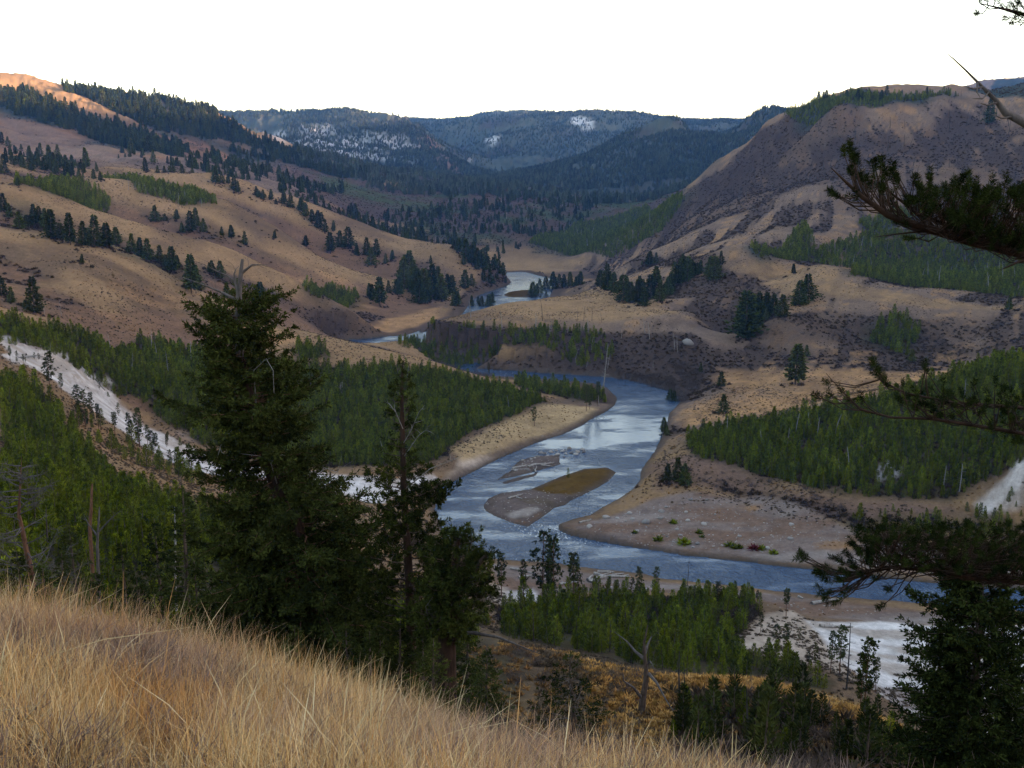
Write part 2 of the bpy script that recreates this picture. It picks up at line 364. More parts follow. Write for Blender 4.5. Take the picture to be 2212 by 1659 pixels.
put(GREYTAN * .80, lefts * np.clip(.62 + (STR_L - .5) * 3, 0, .92)); put(SCRUB * 1.15, lefts * np.clip(-CONV * 2.6 + (NB - .52) * 3.5, 0, .92)); put(np.array((.195, .112, .068)), lefts * np.clip(-CONV2 * 2.0 + (NM - .5) * 2, 0, .7))
put(TAN * 1.12, lefts * np.clip(CONV * 2.2 - .3, 0, .8))
# pale and dark ground of the hills
paint(PINKISH, [[(0,250),(150,290),(320,345),(600,345),(800,380),(1000,400),(700,440),(600,420),(400,370),(200,360),(0,330)]], .8, .02, .04)
paint(SCRUB, [[(0,250),(150,290),(320,345),(600,345),(800,380),(1000,400),(700,440),(600,420),(400,370),(200,360),(0,330)]], .75, .02, .04, .9)
paint(SCRUB, [[(640,420),(800,405),(1000,405),(1350,436),(1340,445),(1150,520),(1000,528),(850,520),(720,480)]], .92, .02, .03, .35)
paint(SCRUB * .85, [[(1690,255),(1880,235),(1900,300),(1800,385),(1650,445),(1500,500),(1380,535),(1330,535),(1430,470),(1520,390),(1620,310)]], .95, .015, .02, .5)
paint(SCRUB, [[(1880,235),(2212,230),(2300,460),(2000,460),(1800,470),(1700,470),(1800,400)]], .9, .03, .05, .85)
paint(SCRUB, [[(1060,552),(1290,552),(1560,560),(1500,600),(1280,602),(1100,592)]], .95, .01, .01, .3)
paint(SCRUB * .9, [[(870,745),(960,697),(1170,704),(1300,713),(1500,720),(1560,760),(1500,850),(1430,835),(1250,803),(1000,783)]], .95, .01, .015, .25)
paint(SCRUB, [[(1600,740),(1650,690),(1760,666),(2260,685),(2260,745),(2000,750),(1850,750),(1700,785)]], .9, .02, .03, .6)
paint(SCRUB, [[(1480,700),(1560,640),(1600,600),(1640,620),(1600,700),(1530,730)]], .7, .02, .03, .6)
paint(SCRUB, [[(640,660),(760,655),(830,690),(800,715),(700,720)],[(490,450),(600,480),(660,540),(560,515)],[(330,520),(420,470),(470,500),(420,540),(360,545)],[(0,440),(150,470),(330,540),(420,600),(400,620),(250,560),(0,490)]], .75, .02, .03, .6)  # second patch also puts ridge shading into the scrub colour
paint(GREENISH * .9, [[(0,430),(130,465),(300,535),(420,600),(400,615),(250,555),(0,480)]], .6, .02, .03, .7)
paint(ORANGE, [[(1540,790),(1700,800),(2260,755),(2260,780),(2000,812),(1900,850),(1650,892),(1480,925),(1470,890),(1540,860)]], .9, .015, .03, .45)
paint(ORANGE, [[(760,733),(850,690),(960,655),(955,685),(880,715),(850,730)]], .8, .01, .02, .3)
paint(ORANGE, [[(230,600),(330,615),(420,650),(420,690),(300,650)],[(380,700),(520,690),(640,745),(520,735)],[(600,560),(760,600),(800,640),(640,620)]], .6, .02, .05, .7)
paint(np.array((.40,.28,.15)), [[(975,965),(1100,900),(1180,873),(1290,880),(1270,910),(1100,965),(1000,1000)]], .85, .01, .015, .2)
paint(np.array((.27,.18,.125)), [[(960,1035),(1000,1003),(1100,968),(1270,912),(1280,930),(1130,985),(1000,1035)]], .8, .008, .01)
paint(SAND * 1.25, [[(960,1020),(1040,985),(1080,985),(1000,1025),(955,1048)]], .8, .008, .01, .3)
paint(TAN * 1.15, [[(980,682),(1100,664),(1280,622),(1360,655),(1480,690),(1530,706),(1300,700),(1150,692)]], .8, .01, .01)
paint(TAN * 1.1, [[(1060,541),(1280,543),(1290,549),(1060,547)],[(1580,580),(1700,575),(1800,590),(1950,635),(2260,655),(2260,664),(1900,655),(1760,645),(1640,600)]], .7, .01, .02, .3)
paint(SCRUB * .9, [[(880,748),(965,704),(1170,709),(1300,717),(1500,724),(1540,760),(1490,840),(1430,828),(1250,800),(1000,780)]], .9, .01, .012, .2)
# floor of the middle valley and the feet of the mountains: scrub, thin woods, tan streaks
mid = np.clip((R - 1180) / 160, 0, 1) * np.clip((ga + .235) / .04, 0, 1) * np.clip((np.where(R > 1400, .42, .235) - ga) / .05, 0, 1) * (z < 150)
put(SCRUB * 1.05, mid * .92); put(GREENISH, mid * np.clip((NL - .47) * 7, 0, .9)); put(TAN * .9, mid * np.clip((NB - .60) * 8, 0, .8))
# wood floors
WOOD_L1 = [(0,692),(150,715),(300,738),(420,757),(640,792),(700,797),(880,792),(1000,815),(1080,838),(1180,868),(1100,905),(1000,945),(955,988),(860,1015),(700,1008),(540,985),(430,960),(300,862),(150,785),(0,742)]
WOOD_L1B = [(640,752),(690,752),(716,772),(650,780)]
WOOD_L2 = [(0,815),(60,828),(115,862),(165,938),(245,1028),(360,1096),(480,1130),(610,1155),(560,1250),(300,1240),(0,1190)]
WOOD_R = [(1482,952),(1650,912),(1880,872),(2050,822),(2260,790),(2260,990),(2110,1045),(2050,1085),(1750,1058),(1600,1012),(1500,990)]
WOOD_R2 = [(1790,1110),(1900,1105),(2100,1110),(2212,1140),(2212,1190),(2000,1160),(1850,1140)]
WOOD_N = [(1075,1310),(1300,1278),(1450,1293),(1635,1292),(1640,1330),(1560,1400),(1680,1432),(1790,1470),(1780,1492),(1650,1462),(1430,1452),(1250,1405),(1085,1375)]
WOOD_P = [(1105,826),(1180,833),(1300,852),(1312,872),(1250,866),(1110,833)]
WOOD_B = [(1790,530),(1900,490),(2260,500),(2260,640),(2000,622),(1830,600),(1900,588),(1740,565),(1640,560),(1690,540)]
WOOD_M = [(1140,525),(1250,482),(1400,445),(1478,432),(1430,500),(1330,556),(1200,543)]
WOOD_T = [(880,735),(950,697),(1060,715),(1170,712),(1300,718),(1330,770),(1250,795),(1060,775),(860,750)]
WOOD_G = [[(30,398),(110,388),(230,425),(240,442),(150,432)],[(215,383),(330,392),(470,442),(400,446),(300,417)],[(650,625),(700,622),(780,640),(770,650),(690,645)],[(1900,690),(1960,680),(1990,720),(1960,770),(1880,740)]]
WOOD_H = [[(0,205),(60,200),(200,258),(300,285),(420,332),(320,332),(180,292),(0,238)],[(145,195),(250,212),(430,234),(480,256),(560,302),(700,342),(620,348),(480,302),(350,288),(250,243)],[(470,320),(620,350),(800,372),(760,385),(560,350)],[(1760,228),(1900,208),(2080,208),(1900,232),(1780,250)],[(1850,480),(1990,440),(2000,470),(1880,500)],[(1620,540),(1740,490),(1760,520),(1640,555)]]
paint(FLOOR, [WOOD_L1, WOOD_L1B, WOOD_L2, WOOD_R, WOOD_N, WOOD_P], .92, .012, .012, .3)
paint(FLOOR, [WOOD_R2, WOOD_B, WOOD_M] + WOOD_G, .85, .015, .02, .5)
paint(FARW * 1.2, WOOD_H, .9, .015, .03, .2)
# near slopes
paint(np.array((.46,.29,.115)), [[(1080,1385),(1250,1412),(1420,1462),(1650,1470),(1800,1512),(1950,1570),(1940,1600),(1650,1500),(1420,1490),(1290,1450)]], .8, .02, .03)
paint(np.array((.52,.25,.07)), [[(1300,1450),(1400,1480),(1450,1640),(1270,1620)]], .8, .02, .04, .3)
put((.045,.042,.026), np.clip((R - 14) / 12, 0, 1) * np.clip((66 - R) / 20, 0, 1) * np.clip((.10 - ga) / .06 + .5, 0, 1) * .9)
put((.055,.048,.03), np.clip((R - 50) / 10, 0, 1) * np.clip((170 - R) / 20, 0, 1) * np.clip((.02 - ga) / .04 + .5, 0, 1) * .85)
paint(np.array((.33,.22,.14)), [[(85,1005),(250,1030),(330,1050),(330,1056),(240,1040),(85,1018)]], .8, .01, .015)
paint(PINKISH * 1.2, [[(330,870),(400,900),(430,960),(380,950),(330,900)],[(130,1000),(200,960),(250,1010),(180,1010)]], .6, .01, .02, .3)
# gravel, sand, white sinter
paint(SAND, [[(1580,1400),(1650,1332),(1710,1318),(1765,1352),(1830,1430),(1840,1462),(1700,1425)]], .95, .01, .015, .2)
paint(np.array((.150,.095,.072)), [[(1390,1010),(1600,1018),(1760,1062),(2050,1092),(2100,1115),(1900,1112),(1790,1120),(1650,1070),(1500,1055),(1400,1075)]], .92, .015, .02, .2)
paint(SCRUB * .9, [[(1560,1045),(1700,1065),(1850,1110),(1800,1118),(1650,1078),(1540,1058)]], .8, .01, .02, .3)
paint(GRAVEL, [[(1195,1140),(1290,1120),(1400,1078),(1500,1058),(1650,1072),(1750,1102),(1850,1150),(2000,1180),(2212,1230),(2300,1290),(1850,1225),(1700,1212),(1500,1198),(1300,1172)]], .95, .008, .008)
paint(np.array((.30,.155,.055)), [[(1740,1160),(1850,1165),(1855,1190),(1770,1185)],[(1560,1090),(1640,1095),(1620,1105)]], .7, .01, .02, .5)
paint(GRAVEL, [[(1060,1218),(1200,1228),(1300,1242),(1500,1262),(1800,1298),(2260,1360),(2260,1395),(2000,1348),(1750,1330),(1600,1285),(1300,1278),(1090,1290)]], .95, .008, .008)
paint(GRAVEL, [[(1080,800),(1180,806),(1300,826),(1310,832),(1180,822),(1060,812)]], .9, .006, .006)
paint(WHITE, [[(0,738),(60,752),(120,770),(165,790),(240,842),(315,898),(385,950),(460,982),(540,996),(620,1012),(700,1030),(860,1035),(945,1005),(955,1045),(850,1078),(800,1085),(700,1062),(560,1040),(470,1027),(400,1012),(300,954),(216,898),(145,850),(85,806),(0,790)]], 1, .006, .026, .3)
paint(WHITE, [[(1740,1340),(1830,1345),(1900,1342),(2000,1352),(2260,1352),(2300,1620),(2100,1600),(1960,1535),(1880,1480),(1800,1420)]], 1, .008, .01, .08)
paint(WHITE, [[(1090,1278),(1150,1272),(1175,1300),(1100,1305)],[(2110,1092),(2150,1042),(2260,975),(2260,1030),(2165,1082),(2120,1112)],[(1905,1010),(1925,975),(1930,1030),(1890,1040)]], .8, .008, .02, .4)
paint(SAND, [[(1060,1262),(1090,1270),(1110,1310),(1060,1300)]], .7, .01, .02)
# dirt washed over the white sinter
paint(SAND * .8, [[(85,772),(150,785),(165,812),(120,818),(80,800)],[(300,905),(330,915),(345,945),(310,930)]], .85, .008, .02, .2)
sint = (cov.min(-1) > .4); put(SAND * .8, sint * np.clip((fbm(X / 16, YY / 5, 4) - .52) * 6, 0, .75)); put(GRAVEL * 1.1, sint * np.clip((NB - .60) * 9, 0, .8))
# far mountains
far = np.clip((R - 1800) / 200, 0, 1) * (ga > -.36) * (ga < .34)
put(FARW * (1.5), far * .95); put(np.array((.075,.080,.060)), far * np.clip(CONV * .9 + (NB - .5), 0, .85)); CENTRE = far * (R > 2650) * np.clip((ga + .085) / .01, 0, 1) * np.clip((.135 - ga) / .02, 0, 1); put(np.array((.078,.090,.068)), CENTRE * np.clip(.55 + (NB - .5) * 2, 0, .9)); put(np.array((.10,.10,.06)), far * np.clip((z - 235) / 90, 0, .6))  # high crests paler: light from above put into the cover colour
put(FARW * .5, far * (NF - .5) * 3); put((.052,.040,.036), far * np.clip((NB - .52) * 4, 0, .8)); put((.06,.07,.05), far * np.clip((NL - .55) * 4, 0, .6))
paint((.14,.095,.07), [[(900,290),(930,290),(1000,375),(960,365)]], 1, .01, .015, .15)
paint(SNOW * .75, [[(600,285),(700,272),(860,298),(860,332),(700,332),(600,312)],[(760,330),(860,335),(900,352),(800,358)]], .6, .015, .05, .99)
paint(SNOW, [[(1060,292),(1085,292),(1080,305),(1055,312)],[(1225,252),(1270,255),(1290,290),(1260,285)],[(1005,345),(1012,345),(1012,358)]], .7, .006, .012, .9)
paint(FARW*1.1, [[(2085,192),(2150,163),(2260,165),(2300,215)]], .9, .004, .004)
bn = fbm(X / 22 - YY / 60, YY / 7, 4); barm = (np.abs(cov - GRAVEL.astype(np.float32)).sum(-1) < .06) & (R < 420)
put(np.array((.150,.088,.055)), barm * np.clip((bn - .52) * 6, 0, .7)); put(np.array((.26,.22,.20)), barm * np.clip((.40 - bn) * 6, 0, .6))
# islands
paint(GRAVEL * .68, ISL_P[:3], 1, .002, .001, raw=True)
paint(np.array((.30,.26,.235)), [W5([(860,1140),(960,1110),(1050,1095),(1080,1110),(1000,1155),(900,1165)])], .8, .004, .004)
paint(np.array((.25,.125,.06)), [W5([(760,1125),(900,1180),(1000,1205),(1090,1140),(1070,1125),(990,1180),(880,1165)])], .7, .004, .005)
paint(OLIVE * .6, [ISL_FAR], .95, .003, .004); paint(OLIVE, [ISL_OLIVE], .95, .003, .004)
paint(np.array((.10,.075,.05)), [W5([(940,1045),(1060,1040),(1160,1060),(1170,1095),(1100,1075),(1000,1070)])], .7, .003, .004)
paint((.035,.03,.025), [W5([(1230,1030),(1330,1025),(1430,975),(1440,985),(1330,1045),(1260,1060)])], .7, .002, .003)
# foreground soil and damp edges
put((.17,.125,.085), np.clip((16 - R) / 4, 0, 1) * .9)
put(SCRUB * 1.1, ((~rm) & ~isl & zone & (R > 430)) * np.clip((13 - dd) / 6 + (NB - .5) * 2, 0, .85))
damp = (~rm) & (dd < 5) & zone
put((.075,.058,.048), damp * np.clip(1 - dd / (2.0 + 2.6 * bankn), 0, 1) * .92)
put((.05,.048,.045), rm * 1.0)
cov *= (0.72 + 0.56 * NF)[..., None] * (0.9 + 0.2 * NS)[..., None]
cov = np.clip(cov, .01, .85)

# vertex normals of the whole sheet, so pieces meet without a seam
Pv = np.stack([X, YY, z], -1); Pv[0] = (0, 0, z[1].mean())
du = np.roll(Pv, -1, 1) - np.roll(Pv, 1, 1); dv = np.empty_like(Pv); dv[1:-1] = Pv[2:] - Pv[:-2]; dv[0] = Pv[1] - Pv[0]; dv[-1] = Pv[-1] - Pv[-2]
NV = np.cross(du, dv); NV *= np.sign(NV[..., 2:3] + 1e-12); NV /= np.linalg.norm(NV, axis=-1, keepdims=True) + 1e-12
nr, nc = z.shape
_idx = np.arange(nr * nc).reshape(nr, nc)
QF = np.stack([_idx[:-1], np.roll(_idx[:-1], -1, 1), np.roll(_idx[1:], -1, 1), _idx[1:]], -1)      # (nr-1, nc, 4)
def raw_mesh(name, V, Q, smooth=True, attrs=None):
    me = bpy.data.meshes.new(name); k = Q.shape[1]
    me.vertices.add(len(V)); me.vertices.foreach_set('co', np.ascontiguousarray(V, np.float32).ravel())
    me.loops.add(len(Q) * k); me.loops.foreach_set('vertex_index', np.ascontiguousarray(Q, np.int32).ravel())
    me.polygons.add(len(Q)); me.polygons.foreach_set('loop_start', np.arange(0, len(Q) * k, k, dtype=np.int32))
    if smooth: me.polygons.foreach_set('use_smooth', np.ones(len(Q), bool))
    for an, (typ, arr) in (attrs or {}).items():
        at = me.attributes.new(an, typ, 'POINT')
        key = {'FLOAT': 'value', 'INT': 'value', 'FLOAT_VECTOR': 'vector', 'FLOAT_COLOR': 'color'}[typ]
        at.data.foreach_set(key, np.ascontiguousarray(arr, np.int32 if typ == 'INT' else np.float32).ravel())
    me.update(); me.validate()
    return me
def sheet(name, fmask, m, zz=None, extra=None):
    q = QF[fmask]; uq, inv = np.unique(q.ravel(), return_inverse=True)
    v = Pv.reshape(-1, 3)[uq].copy()
    if zz is not None: v[:, 2] = zz
    c4 = np.concatenate([cov.reshape(-1, 3)[uq], np.ones((len(uq), 1))], 1)
    at = {'cover': ('FLOAT_COLOR', c4)}
    for k, a in (extra or {}).items(): at[k] = ('FLOAT', a.ravel()[uq])
    me = raw_mesh(name, v, inv.reshape(-1, 4), True, at)
    if zz is None: me.normals_split_custom_set_from_vertices(NV.reshape(-1, 3)[uq].astype(np.float32))
    me.materials.append(m)
    o = bpy.data.objects.new(name, me); COL.objects.link(o); o['kind'] = 'structure'
    return o
M_GROUND, nt, b = mat('bare_ground')
at = N(nt, 'ShaderNodeAttribute', attribute_name='cover')
tc = N(nt, 'ShaderNodeNewGeometry')
n1 = N(nt, 'ShaderNodeTexNoise', i_Scale=.9, i_Detail=6.0, i_Roughness=.7); L(nt, tc.outputs['Position'], n1.inputs['Vector'])
n2 = N(nt, 'ShaderNodeTexNoise', i_Scale=9.0, i_Detail=5.0, i_Roughness=.7); L(nt, tc.outputs['Position'], n2.inputs['Vector'])
v1 = mathn(nt, 'MULTIPLY_ADD', n1.outputs['Fac'], 1.1); nt.nodes[-1].inputs[2].default_value = .45
v2 = mathn(nt, 'MULTIPLY_ADD', n2.outputs['Fac'], .9); nt.nodes[-1].inputs[2].default_value = .55
vv = mathn(nt, 'MULTIPLY', v1, v2)
hue = mixc(nt, n2.outputs['Fac'], (1.08, .98, .88), (.92, 1.0, 1.1))
c = mixc(nt, 1.0, at.outputs['Color'], hue, 'MULTIPLY')
sc = N(nt, 'ShaderNodeVectorMath', operation='SCALE'); L(nt, c, sc.inputs[0]); L(nt, vv, sc.inputs['Scale'])
dif = N(nt, 'ShaderNodeBsdfDiffuse', i_Roughness=.3); L(nt, sc.outputs[0], dif.inputs['Color']); L(nt, dif.outputs[0], nt.nodes['Material Output'].inputs['Surface']); nt.nodes.remove(b); b = dif
bp = N(nt, 'ShaderNodeBump', i_Strength=.7, i_Distance=.5); L(nt, n1.outputs['Fac'], bp.inputs['Height']); L(nt, bp.outputs[0], b.inputs['Normal'])

rf = (R[:-1] + R[1:])[:, :] / 2
isl_f = np.zeros(QF.shape[:2], bool)
labels_isl = ['gravel_island', 'driftwood_bar', 'driftwood_bar', 'river_island']
isl_masks = []
for p in ISL_P:
    mk = inside(X, YY, p); f = mk[:-1] & np.roll(mk, -1, 1)[:-1] & mk[1:] & np.roll(mk, -1, 1)[1:]
    isl_masks.append(f & ~isl_f); isl_f |= f
barp = gpoly([(1195,1140),(1290,1120),(1400,1078),(1500,1058),(1650,1072),(1750,1102),(1850,1150),(2000,1180),(2212,1230),(2300,1290),(1850,1225),(1700,1212),(1500,1198),(1300,1172)])
bm_ = inside(X, YY, barp)[:-1] & ~isl_f
ground_f = (rf < 48); mount_f = rf > 2000
hill_f = (rf > 330) & ~mount_f & ((z[:-1] > 26) | (rf > 1350))
rest = ~(ground_f | mount_f | hill_f | isl_f | bm_)
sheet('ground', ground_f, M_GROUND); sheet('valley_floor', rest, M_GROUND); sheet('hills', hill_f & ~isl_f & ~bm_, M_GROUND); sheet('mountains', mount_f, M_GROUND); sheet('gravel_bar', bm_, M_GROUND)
for f, nm in zip(isl_masks, labels_isl): sheet(nm, f, M_GROUND)

# ------------------------------------------------------------------ river
wet = rm | ((dd < 7) & zone)
wf = wet[:-1] & np.roll(wet, -1, 1)[:-1] & wet[1:] & np.roll(wet, -1, 1)[1:]
rap = np.zeros(z.shape)
def spot(u, v, ru, s):
    x, y, _ = at_z(u, v, 0); return s * np.exp(-(((X - x) ** 2 + (YY - y) ** 2) / ru ** 2))
for u, v, ru, s in ((1180,1150,9,.9),(1120,1135,8,.7),(1250,1165,8,.6),(1330,1180,10,.35),(1290,1100,7,.55),(1250,1110,7,.45),(1120,1060,9,.4),(1060,1040,8,.35),(1100,985,9,.4),(1160,975,9,.5),(1230,975,8,.45),(1330,900,9,.5),(1290,905,6,.7),(1070,802,12,.6),(1120,808,10,.5),(1300,1000,9,.3),(1370,970,9,.4),(1050,1200,9,.35),(1120,1205,9,.5),(1380,1190,12,.25),(1100,630,30,.5),(1130,600,30,.4)):
    rap = rap + spot(u, v, ru, s)
# calm reach in the upper bend
calm = spot(1120, 615, 70, .9) + spot(820, 740, 40, .6) + spot(1350, 930, 24, 1.0) + spot(1330, 890, 16, .5) + spot(990, 1090, 12, .5) + spot(1010, 1140, 12, .4)
M_WATER, nt, b = mat('river_water')
b.inputs['Base Color'].default_value = (.016, .046, .108, 1); b.inputs['Roughness'].default_value = .08; b.inputs['IOR'].default_value = 1.33
tc = N(nt, 'ShaderNodeNewGeometry'); mp = N(nt, 'ShaderNodeMapping'); L(nt, tc.outputs['Position'], mp.inputs['Vector']); mp.inputs['Scale'].default_value = (1, .55, 1); mp.inputs['Rotation'].default_value = (0, 0, .5)
w1 = N(nt, 'ShaderNodeTexNoise', i_Scale=1.3, i_Detail=4.0, i_Roughness=.6); L(nt, mp.outputs[0], w1.inputs['Vector'])
w2 = N(nt, 'ShaderNodeTexNoise', i_Scale=.22, i_Detail=3.0, i_Roughness=.55); L(nt, mp.outputs[0], w2.inputs['Vector'])
ca = N(nt, 'ShaderNodeAttribute', attribute_name='calm'); ra = N(nt, 'ShaderNodeAttribute', attribute_name='rapid')
hh = mathn(nt, 'ADD', w1.outputs['Fac'], mathn(nt, 'MULTIPLY', w2.outputs['Fac'], 2.0))
bp = N(nt, 'ShaderNodeBump', i_Distance=1.1); L(nt, hh, bp.inputs['Height'])
mq = N(nt, 'ShaderNodeMapping'); L(nt, tc.outputs['Position'], mq.inputs['Vector']); mq.inputs['Scale'].default_value = (.035, .085, 1); mq.inputs['Rotation'].default_value = (0, 0, -.9)
w3 = N(nt, 'ShaderNodeTexNoise', i_Scale=1.0, i_Detail=6.0, i_Roughness=.65); L(nt, mq.outputs[0], w3.inputs['Vector'])
sm = mathn(nt, 'MULTIPLY', mathn(nt, 'SUBTRACT', mathn(nt, 'ADD', w3.outputs['Fac'], mathn(nt, 'MULTIPLY', ca.outputs['Fac'], .16)), .475), 7.0, True)
L(nt, mathn(nt, 'SUBTRACT', .80, mathn(nt, 'MULTIPLY', sm, .72)), bp.inputs['Strength'])
L(nt, bp.outputs[0], b.inputs['Normal'])
fo = N(nt, 'ShaderNodeTexNoise', i_Scale=1.0, i_Detail=6.0, i_Roughness=.72); L(nt, mp.outputs[0], fo.inputs['Vector'])
ff = mathn(nt, 'MULTIPLY', mathn(nt, 'SUBTRACT', mathn(nt, 'ADD', fo.outputs['Fac'], mathn(nt, 'MULTIPLY', ra.outputs['Fac'], .19)), .725), 6.0, True)
foam = N(nt, 'ShaderNodeBsdfDiffuse'); foam.inputs['Color'].default_value = (.75, .78, .8, 1)
mx = N(nt, 'ShaderNodeMixShader'); L(nt, ff, mx.inputs[0]); L(nt, b.outputs[0], mx.inputs[1]); L(nt, foam.outputs[0], mx.inputs[2]); L(nt, mx.outputs[0], nt.nodes['Material Output'].inputs['Surface'])
river = sheet('river', wf, M_WATER, 0.0, {'rapid': np.clip(rap, 0, 1), 'calm': np.clip(calm, 0, 1)})

# ------------------------------------------------------------------ plant building blocks
def unit(a): return a / (np.linalg.norm(a, axis=-1, keepdims=True) + 1e-9)
class Buf:
    def __init__(s): s.v = []; s.q = []; s.m = []; s.n = 0
    def add(s, V, Q, mi=0):
        V = np.asarray(V, np.float32); Q = np.asarray(Q, np.int64)
        s.v.append(V); s.q.append(Q + s.n); s.m.append(np.full(len(Q), mi, np.int32)); s.n += len(V)
    def cards(s, C, A, W, mi=0, kite=.45):
        n = len(C); V = np.stack([C, C + A * kite + W * .5, C + A, C + A * kite - W * .5], 1).reshape(-1, 3)
        s.add(V, np.arange(n * 4).reshape(n, 4), mi)
    def tube(s, P, rad, sides=5, mi=0):
        P = np.asarray(P, float); rad = np.broadcast_to(np.asarray(rad, float), (len(P),))
        T = unit(np.gradient(P, axis=0)); ref = np.array((0, 0, 1.0)) if abs(T[0, 2]) < .8 else np.array((1.0, 0, 0))
        U = unit(np.cross(T, ref)); Wv = np.cross(T, U)
        a = np.arange(sides) * 2 * math.pi / sides
        V = P[:, None] + rad[:, None, None] * (np.cos(a)[None, :, None] * U[:, None] + np.sin(a)[None, :, None] * Wv[:, None])
        i = np.arange(len(P) - 1)[:, None] * sides; j = np.arange(sides)[None]; jn = (j + 1) % sides
        s.add(V.reshape(-1, 3), np.stack([i + j, i + jn, i + sides + jn, i + sides + j], -1).reshape(-1, 4), mi)
    def mesh(s, name, mats, smooth=False):
        me = raw_mesh(name, np.concatenate(s.v), np.concatenate(s.q), smooth)
        for m in mats: me.materials.append(m)
        if len(mats) > 1: me.polygons.foreach_set('material_index', np.concatenate(s.m))
        return me
def perp(D, r):
    return unit(np.cross(D, r.normal(size=D.shape)))

def foliage(name, dark, light, warm, vary=.5, scale=3.0):
    m, nt, b = mat(name)
    oi = N(nt, 'ShaderNodeObjectInfo'); g = N(nt, 'ShaderNodeNewGeometry')
    tn = N(nt, 'ShaderNodeTexNoise', i_Scale=scale, i_Detail=3.0); L(nt, g.outputs['Position'], tn.inputs['Vector'])
    c1 = mixc(nt, mathn(nt, 'MULTIPLY', mathn(nt, 'SUBTRACT', tn.outputs['Fac'], .35), 3.0, True), dark, light)
    rw = N(nt, 'ShaderNodeMapRange', i_From_Min=.45, i_From_Max=1.0); L(nt, oi.outputs['Random'], rw.inputs['Value'])
    c2 = mixc(nt, mathn(nt, 'MULTIPLY', rw.outputs[0], .45), c1, warm)
    rl = mathn(nt, 'MULTIPLY_ADD', g.outputs['Random Per Island'], vary); nt.nodes[-1].inputs[2].default_value = 1 - vary / 2
    rv = mathn(nt, 'MULTIPLY_ADD', mathn(nt, 'FRACT', mathn(nt, 'MULTIPLY', oi.outputs['Random'], 7.31)), .75); nt.nodes[-1].inputs[2].default_value = .58
    sc = N(nt, 'ShaderNodeVectorMath', operation='SCALE'); L(nt, c2, sc.inputs[0]); L(nt, mathn(nt, 'MULTIPLY', rl, rv), sc.inputs['Scale'])
    dif = N(nt, 'ShaderNodeBsdfDiffuse'); L(nt, sc.outputs[0], dif.inputs['Color']); L(nt, dif.outputs[0], nt.nodes['Material Output'].inputs['Surface']); nt.nodes.remove(b)
    return m
def barkm(name, c1, c2, scale=8.0):
    m, nt, b = mat(name); g = N(nt, 'ShaderNodeNewGeometry')
    mp = N(nt, 'ShaderNodeMapping'); mp.inputs['Scale'].default_value = (1, 1, .25); L(nt, g.outputs['Position'], mp.inputs['Vector'])
    tn = N(nt, 'ShaderNodeTexNoise', i_Scale=scale, i_Detail=5.0, i_Roughness=.7); L(nt, mp.outputs[0], tn.inputs['Vector'])
    L(nt, mixc(nt, mathn(nt, 'MULTIPLY', mathn(nt, 'SUBTRACT', tn.outputs['Fac'], .35), 3.2, True), c1, c2), b.inputs['Base Color'])
    b.inputs['Roughness'].default_value = .9; b.inputs['Specular IOR Level'].default_value = .1
    bp = N(nt, 'ShaderNodeBump', i_Strength=.8, i_Distance=.02); L(nt, tn.outputs['Fac'], bp.inputs['Height']); L(nt, bp.outputs[0], b.inputs['Normal'])
    return m
M_YOUNG = foliage('young_pine_needles', (.040, .058, .004), (.165, .195, .010), (.19, .185, .014), .9, 1.2)
M_OLD = foliage('old_conifer_needles', (.022, .031, .008), (.064, .080, .016), (.080, .078, .018), .7, 1.0)
M_FIR = foliage('fir_needles', (.016, .022, .007), (.062, .076, .018), (.06, .065, .016), .9, .8)
M_PINE = foliage('pine_needles', (.020, .027, .008), (.072, .086, .018), (.07, .075, .016), .9, .9)
M_BARK = barkm('grey_brown_bark', (.045, .032, .026), (.13, .095, .075))
M_REDBARK = barkm('red_brown_bark', (.07, .035, .022), (.20, .105, .065))
M_DEAD = barkm('weathered_dead_wood', (.13, .12, .115), (.36, .33, .31))
M_BURNT = barkm('charred_wood', (.022, .020, .021), (.075, .066, .064))
M_GREYTWIG = barkm('grey_twigs', (.060, .052, .050), (.15, .13, .125))

# ---- small and middle-sized trees (kinds to be repeated)
def young_pine(seed, h=4.0):
    r = np.random.default_rng(seed); t = Buf(); c = Buf()
    lean = r.normal(size=2) * .03 * h
    t.tube([(0, 0, -.3), (lean[0] * .5, lean[1] * .5, h * .5), (lean[0], lean[1], h * .96)], [.022 * h, .014 * h, .004 * h], 5)
    lv = 15
    for i in range(lv):
        f = .06 + .92 * i / (lv - 1); rad = (.205 * (1 - f) ** .85 + .014) * h * r.uniform(.7, 1.25); nb = int(10 - 4 * f)
        ph = r.uniform(0, 6.28) + np.arange(nb) * 6.283 / nb + r.normal(size=nb) * .25
        for k in range(4):
            rr = rad * (.30 + .23 * k) * r.uniform(.8, 1.15, nb)
            P = np.stack([np.cos(ph) * rr + lean[0] * f, np.sin(ph) * rr + lean[1] * f, f * h + rr * .25 + r.normal(size=nb) * .015 * h], 1)
            D = unit(np.stack([np.cos(ph), np.sin(ph), r.uniform(.7, 1.9, nb)], 1) + r.normal(size=(nb, 3)) * .2)
            c.cards(P, D * (h * r.uniform(.07, .12, nb))[:, None], perp(D, r) * h * .028)
    D = unit(np.array([[0, 0, 1.0]] * 5) + r.normal(size=(5, 3)) * .25)
    c.cards(np.array([[lean[0], lean[1], h * .93]] * 5), D * h * .09, perp(D, r) * h * .02)
    return t, c
